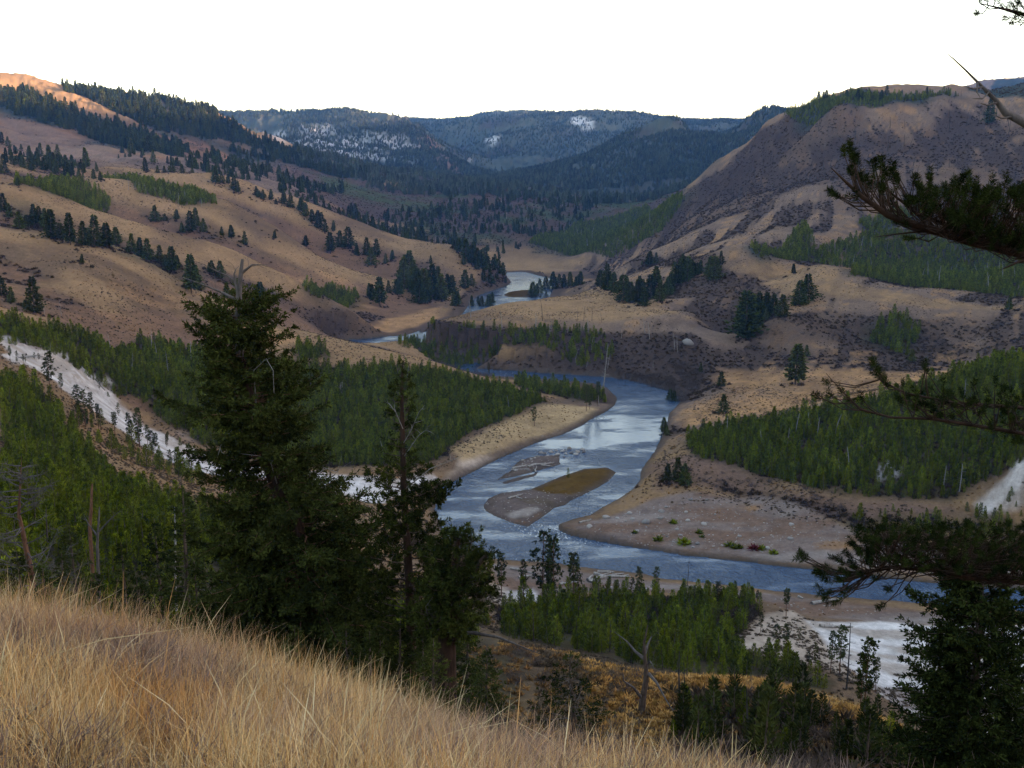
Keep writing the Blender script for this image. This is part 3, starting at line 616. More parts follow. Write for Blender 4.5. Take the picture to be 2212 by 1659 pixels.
def old_conifer(seed, h=12.0, wide=.21, bare=.08):
    r = np.random.default_rng(seed); t = Buf(); c = Buf(); lean = r.normal(size=2) * .02 * h
    t.tube([(0, 0, -.6), (lean[0] * .5, lean[1] * .5, h * .5), (lean[0], lean[1], h * .97)], [.020 * h, .012 * h, .003 * h], 6)
    lv = 26
    for i in range(lv):
        f = bare + (.97 - bare) * i / (lv - 1); s = (f - bare) / (1 - bare)
        rad = wide * h * (min(1, .5 + 3 * s) * (1 - s) ** .95 * 1.25 + .02) * r.uniform(.55, 1.3); nb = int(10 - 5 * s)
        ph = r.uniform(0, 6.28) + np.arange(nb) * 6.283 / nb + r.normal(size=nb) * .3; bl = r.uniform(.6, 1.15, nb)
        for k in range(5):
            rr = rad * bl * (.28 + .18 * k)
            P = np.stack([np.cos(ph) * rr + lean[0] * f, np.sin(ph) * rr + lean[1] * f, f * h - rr * .18 + r.normal(size=nb) * .012 * h], 1)
            D = unit(np.stack([np.cos(ph), np.sin(ph), r.uniform(-.25, .5, nb)], 1) + r.normal(size=(nb, 3)) * .35)
            c.cards(P, D * (h * r.uniform(.055, .105, nb))[:, None], perp(D, r) * h * .05)
    return t, c
def tall_pine(seed, h=15.0, bare=.35, wide=.075):
    """slender lodgepole pine: long thin trunk, short tufted branches"""
    r = np.random.default_rng(seed); t = Buf(); c = Buf(); lean = r.normal(size=2) * .015 * h
    ax = lambda f: np.array((lean[0] * f + .01 * h * math.sin(3 * f), lean[1] * f, f * h))
    fs = np.linspace(-.03, .98, 9); t.tube([ax(f) for f in fs], np.interp(fs, [0, 1], [.0115 * h, .002 * h]), 6)
    for i in range(10):         # dead stubs on the lower trunk
        f = r.uniform(.12, bare + .1); a = r.uniform(0, 6.28); l = r.uniform(.02, .06) * h
        t.tube([ax(f), ax(f) + np.array((math.cos(a) * l, math.sin(a) * l, -.2 * l))], [.002 * h, .0008 * h], 3)
    nbr = 84
    for i in range(nbr):
        f = bare + (1 - bare) * (i + r.uniform(0, 1)) / nbr; s = (f - bare) / (1 - bare)
        l = h * wide * (.45 + 1.1 * min(1, 3 * s) * (1 - s) ** .6) * r.uniform(.5, 1.25); a = r.uniform(0, 6.28)
        d = np.array((math.cos(a), math.sin(a), r.uniform(-.1, .45))); p0 = ax(min(f, .975)); tip = p0 + d * l
        c.tube([p0, p0 + d * l * .5 + (0, 0, -.03 * l), tip], [.0022 * h, .0016 * h, .0008 * h], 3, 1)
        for k in range(r.integers(2, 4)):
            q = p0 + d * l * r.uniform(.5, 1.0) + r.normal(size=3) * .012 * h; n = 7
            D = unit(d * .6 + r.normal(size=(n, 3)) * .6 + (0, 0, .35))
            c.cards(np.repeat(q[None], n, 0), D * h * r.uniform(.024, .042, n)[:, None], perp(D, r) * h * .015)
    return t, c
def snag(seed, h=9.0, stubs=10, r0=.014):
    r = np.random.default_rng(seed); t = Buf(); lean = r.normal(size=2) * .05 * h
    ax = lambda f: np.array((lean[0] * f * f, lean[1] * f * f, f * h)); fs = np.linspace(-.05, 1, 8)
    t.tube([ax(f) for f in fs], np.interp(fs, [0, 1], [r0 * h, .004 * h]), 5)
    for i in range(stubs):
        f = r.uniform(.3, .97); a = r.uniform(0, 6.28); l = r.uniform(.03, .13) * h
        t.tube([ax(f), ax(f) + np.array((math.cos(a) * l, math.sin(a) * l, r.uniform(-.3, .3) * l))], [.0035 * h, .001 * h], 3)
    return t
def bush(seed, h=.7, n=46):
    r = np.random.default_rng(seed); b = Buf()
    D = unit(r.normal(size=(n, 3)) * (1, 1, .6) + (0, 0, .55)); C = D * h * .25 * r.uniform(0, 1, (n, 1)); C[:, 2] = np.abs(C[:, 2])
    b.cards(C, D * h * r.uniform(.55, 1.0, (n, 1)), perp(D, r) * h * .22); return b
def twiggy(seed, h=1.0, n=26):
    r = np.random.default_rng(seed); b = Buf()
    for i in range(n):
        d = unit(r.normal(size=3) * (1, 1, .5) + (0, 0, 1.0)); p = r.normal(size=3) * (.12 * h, .12 * h, 0); l = h * r.uniform(.5, 1.1)
        q = p + d * l * .55; b.tube([p, q, q + unit(d + r.normal(size=3) * .4) * l * .45], [.014 * h, .009 * h, .003 * h], 3)
        for k in range(3):
            b.tube([q, q + unit(d + r.normal(size=3) * .7) * l * r.uniform(.25, .5)], [.007 * h, .002 * h], 3)
    return b

def kind_objects(n_kinds, maker, nm, mt, mc):
    out = []
    for i in range(n_kinds):
        t, c = maker(i)
        out.append((t.mesh(nm + '_trunk', [mt]), c.mesh(nm + '_crown', [mc, mt]) if c else None))
    return out
YOUNG = kind_objects(6, lambda i: young_pine(100 + i), 'young_pine', M_BARK, M_YOUNG)
YOUNG_DARK = [(t_, c_.copy()) for t_, c_ in YOUNG]
for t_, c_ in YOUNG_DARK: c_.materials[0] = M_FIR
OLD = kind_objects(6, lambda i: old_conifer(200 + i, 12.0, (.27, .22, .30, .25, .20, .28)[i], (.06, .1, .05, .12, .16, .08)[i]), 'conifer', M_BARK, M_OLD)
TALL = kind_objects(5, lambda i: tall_pine(300 + i, 15.0, (.36, .28, .45, .2, .33)[i], (.075, .085, .07, .1, .08)[i]), 'tall_pine', M_REDBARK, M_OLD)
SNAGM = [snag(400 + i, 9.0, (6, 14, 4, 10)[i]) for i in range(4)]
SNAG_DARK = [s.mesh('burnt_snag', [M_BURNT]) for s in SNAGM]; SNAG_GREY = [s.mesh('grey_snag', [M_DEAD]) for s in SNAGM]
M_SAGE = foliage('sagebrush', (.085, .064, .044), (.145, .108, .074), (.14, .092, .054), .5, .5)
M_STRAW = foliage('straw_tufts', (.15, .085, .034), (.29, .17, .07), (.34, .16, .05), .5, .5)
M_GOLD = foliage('golden_tufts', (.30, .16, .045), (.56, .34, .12), (.52, .25, .06), .5, .4)
M_WILLOW = barkm('willow_twigs', (.055, .042, .038), (.13, .10, .09))
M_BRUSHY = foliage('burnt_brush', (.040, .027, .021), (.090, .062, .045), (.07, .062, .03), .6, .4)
KIND_COLS = {}
def kinds_collection(name, meshes):
    c = new_col(name, False)
    for i, me in enumerate(meshes):
        o = bpy.data.objects.new('%s_%02d' % (name, i), me); c.objects.link(o)
    KIND_COLS[name] = c; return c
def joined(tc, mt, mc, nm):
    t, c = tc; b = Buf(); b.add(np.concatenate(c.v), np.concatenate(c.q) , 0); b.m = [np.concatenate(c.m)]; 
    b.add(np.concatenate(t.v), np.concatenate(t.q), 1); return b.mesh(nm, [mc, mt])
KC_YOUNG = kinds_collection('young_pine_kinds', [joined(young_pine(100 + i), M_BARK, M_YOUNG, 'pine_form') for i in range(6)])
KC_OLD = kinds_collection('conifer_kinds', [joined(old_conifer(200 + i, 12.0, (.24, .20, .27, .22, .18, .25)[i], .08), M_BARK, M_OLD, 'conifer_form') for i in range(6)])
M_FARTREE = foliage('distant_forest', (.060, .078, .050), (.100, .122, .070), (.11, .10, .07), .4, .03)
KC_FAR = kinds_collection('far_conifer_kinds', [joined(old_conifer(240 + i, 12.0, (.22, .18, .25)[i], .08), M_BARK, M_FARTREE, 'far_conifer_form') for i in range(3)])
KC_SAGE = kinds_collection('sagebrush_kinds', [bush(500 + i).mesh('sage_form', [M_SAGE]) for i in range(4)])
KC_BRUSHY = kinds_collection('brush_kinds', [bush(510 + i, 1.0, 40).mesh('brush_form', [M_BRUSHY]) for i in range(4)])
KC_STRAW = kinds_collection('straw_kinds', [bush(520 + i, .6, 40).mesh('straw_form', [M_STRAW]) for i in range(4)])
KC_GOLD = kinds_collection('golden_kinds', [bush(530 + i, .6, 44).mesh('golden_form', [M_GOLD]) for i in range(3)])
KC_SNAG = kinds_collection('snag_kinds', SNAG_GREY + SNAG_DARK)
KC_WILLOW = kinds_collection('willow_kinds', [twiggy(540 + i).mesh('willow_form', [M_WILLOW]) for i in range(4)])
def scatter_group(col):
    ng = bpy.data.node_groups.new('scatter_' + col.name, 'GeometryNodeTree')
    ng.interface.new_socket('Geometry', in_out='INPUT', socket_type='NodeSocketGeometry'); ng.interface.new_socket('Geometry', in_out='OUTPUT', socket_type='NodeSocketGeometry')
    gi = ng.nodes.new('NodeGroupInput'); go = ng.nodes.new('NodeGroupOutput')
    ci = ng.nodes.new('GeometryNodeCollectionInfo'); ci.inputs['Collection'].default_value = col; ci.inputs['Separate Children'].default_value = True; ci.inputs['Reset Children'].default_value = True
    ip = ng.nodes.new('GeometryNodeInstanceOnPoints'); ip.inputs['Pick Instance'].default_value = True
    def attr(n, t):
        a = ng.nodes.new('GeometryNodeInputNamedAttribute'); a.data_type = t; a.inputs['Name'].default_value = n
        return [o for o in a.outputs if o.enabled and o.name == 'Attribute'][0]
    ng.links.new(gi.outputs[0], ip.inputs['Points']); ng.links.new(ci.outputs[0], ip.inputs['Instance'])
    ng.links.new(attr('pick', 'INT'), ip.inputs['Instance Index']); ng.links.new(attr('turn', 'FLOAT_VECTOR'), ip.inputs['Rotation']); ng.links.new(attr('size', 'FLOAT_VECTOR'), ip.inputs['Scale'])
    ng.links.new(ip.outputs[0], go.inputs[0]); return ng
_groups = {}
def scatter(name, label, cat, pts, size, col, r, tilt=.06, squash=None):
    pts = np.asarray(pts, float); n = len(pts)
    if n == 0: return None
    size = np.broadcast_to(np.asarray(size, float), (n,))
    sz = np.stack([size * r.uniform(.85, 1.2, n), size * r.uniform(.85, 1.2, n), size], 1)
    turn = np.stack([r.normal(size=n) * tilt, r.normal(size=n) * tilt, r.uniform(0, 6.28, n)], 1)
    me = bpy.data.meshes.new(name); me.vertices.add(n); me.vertices.foreach_set('co', pts.astype(np.float32).ravel())
    for an, typ, arr, key in (('pick', 'INT', r.integers(0, len(col.objects), n), 'value'), ('turn', 'FLOAT_VECTOR', turn, 'vector'), ('size', 'FLOAT_VECTOR', sz, 'vector')):
        me.attributes.new(an, typ, 'POINT').data.foreach_set(key, np.ascontiguousarray(arr, np.int32 if typ == 'INT' else np.float32).ravel())
    o = bpy.data.objects.new(name, me); COL.objects.link(o)
    if col.name not in _groups: _groups[col.name] = scatter_group(col)
    md = o.modifiers.new('scatter', 'NODES'); md.node_group = _groups[col.name]
    return tag(o, label, cat, None, 'stuff')
def fill(poly, dens, r, patch=0.0, pscale=9.0, edge=0.0):
    """random spots inside an outline on the ground, thinned by a patchiness noise"""
    if len(poly) < 3: return np.zeros((0, 3))
    lo = poly.min(0); hi = poly.max(0); n = int((hi[0] - lo[0]) * (hi[1] - lo[1]) * dens)
    n = min(n, 400000); p = lo + (hi - lo) * r.random((n, 2)); p = p[inside(p[:, 0], p[:, 1], poly)]
    if patch:
        k = fbm(p[:, 0] / pscale + 3.3, p[:, 1] / pscale + 8.8, 3); p = p[k > patch - .25 * r.random(len(p))]
    return np.concatenate([p, H(p[:, 0], p[:, 1])[:, None] - .04], 1)
def visible(p, h=0.0):
    """is the spot inside the picture (with a margin) and not hidden by ground in front of it"""
    x, y, zz = p; d = np.array((x, y, zz + h - CAMZ)); f = d[1] * CP - d[2] * SP
    if f < 1: return False
    u = CX + FP * d[0] / f; v = CY - FP * (d[1] * SP + d[2] * CP) / f
    if not (-40 < u < 2252 and -40 < v < 1750): return False
    t = np.linspace(.02, .985, 90); return bool(np.all(CAMZ + (zz + h - CAMZ) * t > H(x * t, y * t) - .3))

# ------------------------------------------------------------------ large near trees
def empty(name, loc, label, cat, group=None, rz=0.0):
    o = bpy.data.objects.new(name, None); COL.objects.link(o); o.location = loc; o.rotation_euler = (0, 0, rz); o.empty_display_size = .2
    return tag(o, label, cat, group)
def part(name, me, parent, label=None):
    o = bpy.data.objects.new(name, me); COL.objects.link(o); o.parent = parent
    if label: o['label'] = label
    return o
def along(P, f):
    P = np.asarray(P, float); s = np.concatenate([[0], np.cumsum(np.linalg.norm(np.diff(P, axis=0), axis=1))]); s /= s[-1]
    return np.stack([np.interp(f, s, P[:, k]) for k in range(3)], -1)
def brush(c, p, d, l, n, needle, wid, r, fwd=.55, mi=0):
    d = unit(np.asarray(d, float)); D = unit(d * fwd + perp(np.repeat(d[None], n, 0), r) * 1.0 + r.normal(size=(n, 3)) * .15)
    C = p + d * (r.random((n, 1)) ** .8 * l); c.cards(C, D * needle * r.uniform(.7, 1.15, (n, 1)), perp(D, r) * wid, mi, .35)
def trunk_x(P, zq):
    P = np.asarray(P); return np.array([np.interp(zq, P[:, 2], P[:, 0]), np.interp(zq, P[:, 2], P[:, 1]), zq])
def fir_crown(c, P, prof, nb, r, card=(.075, .020), tw=.15, wood=1, dens=1.0, bare_in=.18, droop=1.0):
    prof = np.asarray(prof, float); z0, z1 = prof[:, 0].min(), prof[:, 0].max(); o = np.argsort(prof[:, 0]); prof = prof[o]
    zz = z0 + (z1 - z0) * ((np.arange(nb) + r.random(nb)) / nb)
    for zb in zz:
        a = r.uniform(0, 6.283); rl = np.interp(zb, prof[:, 0], prof[:, 1]); rr = np.interp(zb, prof[:, 0], prof[:, 2])
        w = .5 + .5 * math.cos(a); Lb = (rl * (1 - w) + rr * w) * r.uniform(.55, 1.12)
        if Lb < .12: continue
        s = (zb - z0) / (z1 - z0); dh = np.array((math.cos(a), math.sin(a), 0)); up = (.30 * s - .28 * (1 - s)) * droop + r.normal() * .08; cu = .16 + r.normal() * .06
        t = np.linspace(0, 1, 7); B = trunk_x(P, zb) + dh * (Lb * t)[:, None] + np.array((0, 0, 1.0)) * (Lb * (up * t + cu * t * t - .0))[:, None]
        B[1:] += r.normal(size=(6, 3)) * .03 * Lb
        c.tube(B, np.linspace(.008 + .007 * Lb, .003, 7), 4, wood)
        ntw = max(5, int(Lb / tw * 2 * dens)); st = r.uniform(bare_in, 1, ntw); p0 = along(B, st); T = unit(along(B, np.minimum(st + .05, 1.0)) - along(B, st - .05))
        sd = unit(np.cross(T, (0, 0, 1.0))) * np.where(r.random(ntw) < .5, -1, 1)[:, None]
        D = unit(T * .75 + sd * r.uniform(.3, 1.1, (ntw, 1)) + np.stack([r.normal(size=ntw) * .15, r.normal(size=ntw) * .15, r.uniform(-.55, .30, ntw)], 1))
        lt = (.32 * Lb * (1 - st) + .16) * r.uniform(.5, 1.2, ntw)
        k = np.maximum(5, (lt / (card[0] * .22)).astype(int)); idx = np.repeat(np.arange(ntw), k); q = r.random(len(idx))
        C = p0[idx] + D[idx] * (lt[idx] * q)[:, None]; C[:, 2] -= .12 * lt[idx] * q * q
        A = unit(D[idx] * .8 + perp(D[idx], r) * .75); c.cards(C, A * (card[0] * r.uniform(.7, 1.3, len(idx)))[:, None], perp(A, r) * card[1], 0)
def pine_crown(c, P, prof, nb, r, needle=.085, wid=.012, tl=.20, n=30, wood=1, every=.28):
    prof = np.asarray(prof, float); prof = prof[np.argsort(prof[:, 0])]; z0, z1 = prof[0, 0], prof[-1, 0]
    for zb in z0 + (z1 - z0) * ((np.arange(nb) + r.random(nb)) / nb):
        a = r.uniform(0, 6.283); w = .5 + .5 * math.cos(a)
        Lb = (np.interp(zb, prof[:, 0], prof[:, 1]) * (1 - w) + np.interp(zb, prof[:, 0], prof[:, 2]) * w) * r.uniform(.5, 1.15)
        if Lb < .1: continue
        dh = np.array((math.cos(a), math.sin(a), 0)); up = r.uniform(-.15, .35); t = np.linspace(0, 1, 6)
        B = trunk_x(P, zb) + dh * (Lb * t)[:, None] + np.array((0, 0, 1.0)) * (Lb * (up * t + .25 * t * t))[:, None]; B[1:] += r.normal(size=(5, 3)) * .05 * Lb
        c.tube(B, np.linspace(.012 + .012 * Lb, .004, 6), 4, wood)
        for k in range(max(2, int(Lb / every))):
            s = r.uniform(.35, 1.0); p = along(B, np.array([s]))[0]; d = unit(dh * r.uniform(.2, 1) + r.normal(size=3) * .5 + (0, 0, r.uniform(.1, .9))); l = r.uniform(.08, .32) * min(1, Lb)
            c.tube([p, p + d * l], [.006, .004], 3, wood); brush(c, p + d * l * .6, d, tl * r.uniform(.6, 1.3), n, needle, wid, r)
def px_path(Yd, pts):
    return np.array([at_y(u, v, Yd + (q[0] if q else 0)) for u, v, *q in pts])
def dead_limbs(t, paths, r, r0=.03, sides=5, twigs=3, tl=.35, mi=0):
    for P in paths:
        P = np.asarray(P); t.tube(P, np.linspace(r0, .004, len(P)), sides, mi)
        for k in range(twigs):
            s = r.uniform(.3, 1.0); p = along(P, np.array([s]))[0]; d = unit(P[-1] - P[0]) * .6 + r.normal(size=3) * .6; l = tl * r.uniform(.3, 1)
            q = p + d * l * .5; t.tube([p, q, q + (d + r.normal(size=3) * .4) * l * .5], [.009, .006, .002], 3, mi)

M_PINEDARK = foliage('shaded_pine_needles', (.006, .010, .004), (.030, .040, .010), (.034, .038, .009), 1.0, 2.5)  # darker needle colour for the pine and firs at the right
M_DARKBARK = barkm('dark_furrowed_bark', (.022, .014, .010), (.060, .034, .024))
# --- broken-topped fir standing over the grass slope
r = np.random.default_rng(11); YF = 35.0; K = YF / 2268 * 1.03
fx, fy, _ = at_y(676, 1380, YF); fz = float(H(fx, fy)[0]); O = np.array((fx, fy, fz))
tp = px_path(YF, [(664,1250),(640,1140),(596,1047),(575,983),(557,920),(536,841),(518,770),(515,692),(517,630),(521,585),(524,560)]); tp = np.concatenate([[(fx, fy, fz - .5)], tp]) - O
FIR = empty('fir_tree', O, 'large dark fir with a bare broken top standing just below the dry grass slope', 'tree')
t = Buf(); t.tube(tp[:9], np.linspace(.33, .10, 9), 10); part('trunk', t.mesh('fir_trunk', [M_DARKBARK], True), FIR)
t = Buf(); t.tube(tp[7:], np.linspace(.15, .045, len(tp) - 7), 7)
dl = [px_path(YF, p) - O for p in ([(516,645),(508,610),(490,595),(466,585),(440,570)], [(512,648),(475,630),(430,612),(380,594)], [(508,612),(506,592),(510,578)], [(522,590),(545,572),(575,572)], [(516,680),(500,685),(480,695)])]
dead_limbs(t, dl, r, .060, 5, 7, .6); part('dead_top', t.mesh('fir_dead_top', [M_GREYTWIG]), FIR, 'bare grey broken top with dead limbs')
rows = [(652,40,55),(670,80,78),(692,98,118),(740,110,113),(770,98,90),(792,92,62),(830,108,138),(880,130,158),(930,180,135),(985,150,110),(1050,182,118),(1100,178,185),(1150,198,208),(1250,225,205),(1350,235,215),(1410,180,170)]
prof = [(at_y(560, v, YF)[2] - fz, a * K * 1.12, b * K * 1.12) for v, a, b in rows]
c = Buf(); fir_crown(c, tp, prof, 380, r, (.14, .050), .12, 1, 1.2); part('crown', c.mesh('fir_crown', [M_FIR, M_REDBARK]), FIR)
t = Buf()
dl = [px_path(YF, p) - O for p in ([(555,900),(548,800,-1),(575,775,-1.3),(590,800,-1.6),(592,850,-1.6)], [(560,905),(500,930,-1),(478,960,-1.4),(466,1000,-1.5),(458,1030,-1.5)], [(590,1000),(560,985,-1.2),(520,980,-1.6)], [(640,1100),(700,1010,-1),(728,1020,-1.4),(738,985,-1.6)], [(600,1050),(585,1000,-1.5),(600,985,-1.6)])]
dead_limbs(t, dl, r, .022, 4, 4, .4); part('dead_branch', t.mesh('fir_dead_branch', [M_DEAD]), FIR, 'bare pale grey twisted branches')

# --- slim pine beside it
r = np.random.default_rng(12); YP = 32.0; K = YP / 2268 * 1.03
fx, fy, _ = at_y(890, 1400, YP); fz = float(H(fx, fy)[0]); O = np.array((fx, fy, fz))
tp = np.concatenate([[(fx, fy, fz - .5)], px_path(YP, [(886,1300),(880,1180),(872,1050),(870,960),(868,870),(869,810),(870,785)])]) - O
PINE = empty('pine_tree', O, 'slim dark pine with a thin ragged top, between the large fir and the river', 'tree')
t = Buf(); t.tube(tp, np.linspace(.17, .015, len(tp)), 8); part('trunk', t.mesh('pine_trunk', [M_DARKBARK], True), PINE)
c = Buf(); rows = [(786,5,5),(830,20,18),(880,34,28),(930,36,40),(980,42,42),(1015,44,36),(1045,85,66),(1100,112,108),(1160,105,100),(1220,110,92),(1300,122,100),(1380,90,70)]
prof = [(at_y(870, v, YP)[2] - fz, a * K, b * K) for v, a, b in rows]
pine_crown(c, tp, prof[:7], 75, r, .12, .030, .20, 26, 1, .20); pine_crown(c, tp, prof[6:], 95, r, .13, .036, .24, 34, 1, .11); part('crown', c.mesh('pine_crown', [M_PINE, M_BARK]), PINE)
t = Buf(); dl = [px_path(YP, p) - O for p in ([(870,960),(888,930,-.6),(905,890,-.9),(918,875,-1)], [(870,1060),(930,1012,-.5),(1000,985,-.8)], [(872,930),(855,890,-.5),(840,870,-.7)], [(870,990),(905,940,-.5),(925,925,-.7)])]
dead_limbs(t, dl, r, .018, 4, 5, .4); part('dead_branch', t.mesh('pine_dead_branch', [M_DEAD]), PINE, 'thin bare grey branches')

# --- old thick-trunked pine
r = np.random.default_rng(13); YT = 27.0; K = YT / 2268 * 1.03
fx, fy, _ = at_y(962, 1425, YT); fz = float(H(fx, fy)[0]); O = np.array((fx, fy, fz))
tp = np.concatenate([[(fx, fy, fz - .4)], px_path(YT, [(963,1390),(968,1340),(980,1290),(986,1240),(985,1200),(990,1165)])]) - O
OLDP = empty('pine_tree', O, 'short old pine with a thick dark trunk and broken leaning limbs, at the grass edge', 'tree')
t = Buf(); t.tube(tp, [.33, .28, .25, .20, .14, .09, .04], 10); part('trunk', t.mesh('old_pine_trunk', [M_DARKBARK], True), OLDP)
t = Buf(); lm = px_path(YT, [(980,1295),(1005,1262),(1030,1222,-.3),(1052,1198,-.5)]) - O; t.tube(lm, [.12, .10, .08, .05], 7); part('limb', t.mesh('old_pine_limb', [M_BARK], True), OLDP)
t = Buf(); dead_limbs(t, [px_path(YT, p) - O for p in ([(972,1372),(1020,1366,-.4),(1075,1376,-.8),(1130,1398,-1.2),(1165,1412,-1.3)],)], r, .07, 5, 5, .5)
part('dead_branch', t.mesh('old_pine_low_limb', [M_GREYTWIG]), OLDP, 'long low bare limb reaching right'); t = Buf()
for q in ([(1003,1215),(1015,1190),(1020,1165),(1016,1152)], [(1012,1195),(1030,1180),(1042,1176)], [(930,1350),(920,1310,-.6),(935,1290,-.8)]):
    t = Buf(); dead_limbs(t, [px_path(YT, q) - O], r, .022, 4, 3, .25); part('dead_branch', t.mesh('old_pine_dead_branch', [M_GREYTWIG]), OLDP)
c = Buf(); rows = [(1152,18,22),(1190,50,55),(1240,72,85),(1290,80,100),(1340,85,90),(1390,70,60)]
prof = [(at_y(980, v, YT)[2] - fz, a * K, b * K) for v, a, b in rows]
pine_crown(c, tp, prof, 130, r, .12, .028, .22, 38, 1, .10)
for k in range(36):
    s = r.uniform(.35, 1.05); p = along(lm, np.array([min(s, 1)]))[0] + r.normal(size=3) * (.10 if s > .8 else .22); d = unit(r.normal(size=3) * .6 + (.3, 0, .8)); brush(c, p, d, .22, 40, .12, .026, r)
part('crown', c.mesh('old_pine_crown', [M_PINE, M_BARK]), OLDP)

# --- pine at the picture's right edge: its trunk stands beside the view, its limbs reach into it
r = np.random.default_rng(14); YR = 11.0
def zq(u, v, dy=0.0): return np.array(at_y(u, v, YR + dy))
bx, by = 7.0, 11.2; bz = float(H(bx, by)[0]); O = np.array((bx, by, bz))
tp = np.array([(0, 0, -.4), (-.05, 0, 3), (-.12, .1, 7), (-.1, .2, 11), (0, .2, 15)])
RP = empty('pine_tree', O, 'pine at the right edge reaching long needled limbs into the view', 'tree')
t = Buf(); t.tube(tp, [.30, .25, .19, .12, .02], 10); part('trunk', t.mesh('edge_pine_trunk', [M_REDBARK], True), RP)
crown = Buf(); wood = Buf()
def limb(pts, r0, r1, sides=6):
    P = np.array([zq(u, v, d) for u, v, d in pts]) - O
    zj = P[0, 2]; P = np.concatenate([[trunk_x(tp, min(max(zj - .25, .5), 14))], P]); wood.tube(P, np.linspace(r0, r1, len(P)), sides); return P
def tuft(p, P, ln=.11, n=46, needle=.052, up=.8):
    """a brush of needles on a short twig grown from the nearest limb"""
    q = along(P, np.linspace(0, 1, 60)); i = np.argmin(np.linalg.norm(q - p, axis=1)); i = max(0, i - int(r.integers(2, 7))); b0 = q[i]
    m = (b0 + p) / 2 + np.array((0, 0, -.12 * np.linalg.norm(p - b0))); wood.tube([b0, m, p], [.007, .006, .004], 4)
    d = unit(unit(p - m) + np.array((0, 0, up)) * r.uniform(.3, 1) + r.normal(size=3) * .25); brush(crown, p - d * ln * .3, d, ln * r.uniform(.8, 1.6), int(n * 2.2), needle * 1.1, .0055, r, .6)
zB = lambda x, y: (1767.4 + .201 * x, 298.5 + .201 * y)
La = limb([(2330,600,.4),(2212,548,.2),(2100,522,0),(1990,490,-.1),(1920,466,-.2),(1862,425,-.2),(1826,392,-.2),(1795,362,-.2)], .085, .004)
La2 = limb([(2330,580,.8),(2212,520,.6),(2080,500,.5),(1985,462,.4),(1935,425,.4),(1905,400,.4)], .05, .006, 5)
wood.tube(np.array([zq(*zB(1400,1040)), zq(*zB(1130,1000), -.1), zq(*zB(850,1030), -.2), zq(*zB(620,1060), -.2)]) - O, [.014, .011, .008, .003], 4)
wood.tube(np.array([zq(*zB(1600,1050)), zq(*zB(1250,960), -.1), zq(*zB(900,890), -.2), zq(*zB(780,850), -.2)]) - O, [.016, .012, .008, .004], 4)
wood.tube(np.array([zq(*zB(2300,1290)), zq(*zB(2150,1330), -.1), zq(*zB(1950,1420), -.2)]) - O, [.02, .014, .004], 4)
for x, y in ((320,150),(290,190),(360,230),(390,290),(350,370),(400,410),(380,200),(430,270),(450,450),(500,480),(620,290),(700,300),(660,340),(600,390),(800,350),(830,400),(560,480),(640,500),(720,520),(760,450),(850,540),(880,440),(700,420),(680,570),(560,560),(1030,460),(1060,520),(1080,580),(1120,610),(1190,440),(1195,530),(1200,620),(1280,640),(1360,600),(1450,520),(1430,600),(1560,450),(1620,450),(1600,540),(1560,620),(1700,600),(1720,560),(1850,520),(1870,590),(1920,650),(2010,520),(2060,590),(2200,520),(2230,600),(180,610),(210,640),(390,640),(720,690),(1000,680),(960,720),(1050,700),(860,920),(980,960),(780,640),(840,700),(1020,1080),(1280,760),(1150,870)):
    for k in range(2):
        u, v = zB(x + r.normal() * 14, y + r.normal() * 14); tuft(zq(u, v, r.uniform(-.4, .5)) - O, La if x < 900 or y > 700 else La2)
poly = np.array([zB(*p) for p in ((1080,640),(1500,560),(2000,600),(2300,560),(2400,1350),(2050,1180),(1850,1190),(1600,1120),(1400,1010),(1300,900),(1100,820))])
k = 0
while k < 270:
    u, v = r.uniform(1980, 2260), r.uniform(400, 580)
    if inside(np.array([u]), np.array([v]), poly)[0]: tuft(zq(u, v, r.uniform(-.9, 1.0)) - O, La if r.random() < .6 else La2, .12, 40); k += 1
# lower limb over the river bend
zC = lambda x, y: (1728 + .2187 * x, 1084 + .2187 * y)
Lb = limb([(2300,1262,.3),(2212,1256,.2),(2100,1246,.1),(2012,1230,0),(1925,1225,-.1),(1880,1236,-.2),(1830,1250,-.3)], .06, .006)
Lb2 = limb([(2330,1230,.9),(2200,1190,.8),(2060,1165,.6),(1960,1150,.5),(1880,1150,.4)], .05, .006, 5)
for x, y in ((40,520),(30,580),(70,560),(200,680),(180,740),(240,700),(290,650),(380,580),(420,620),(330,720),(300,790),(410,790),(260,870),(340,890),(500,860),(300,950),(440,930),(380,1010),(500,540),(560,430),(600,470),(520,600),(460,680),(580,640),(620,720),(480,740),(700,560),(680,480),(640,380),(760,770),(900,850),(820,1010)):
    for k in range(2):
        u, v = zC(x + r.normal() * 16, y + r.normal() * 16); tuft(zq(u, v, r.uniform(-.4, .4)) - O, Lb if y > 480 else Lb2, .10, 42, .052, .3)
poly = np.array([zC(*p) for p in ((560,310),(760,230),(1300,260),(2300,200),(2400,780),(1900,760),(1300,690),(800,660),(620,620),(520,500))]); k = 0
while k < 420:
    u, v = r.uniform(1830, 2260), r.uniform(1120, 1265)
    if inside(np.array([u]), np.array([v]), poly)[0]: tuft(zq(u, v, r.uniform(-1.0, 1.2)) - O, Lb if r.random() < .5 else Lb2, .11, 40, .052, .5); k += 1
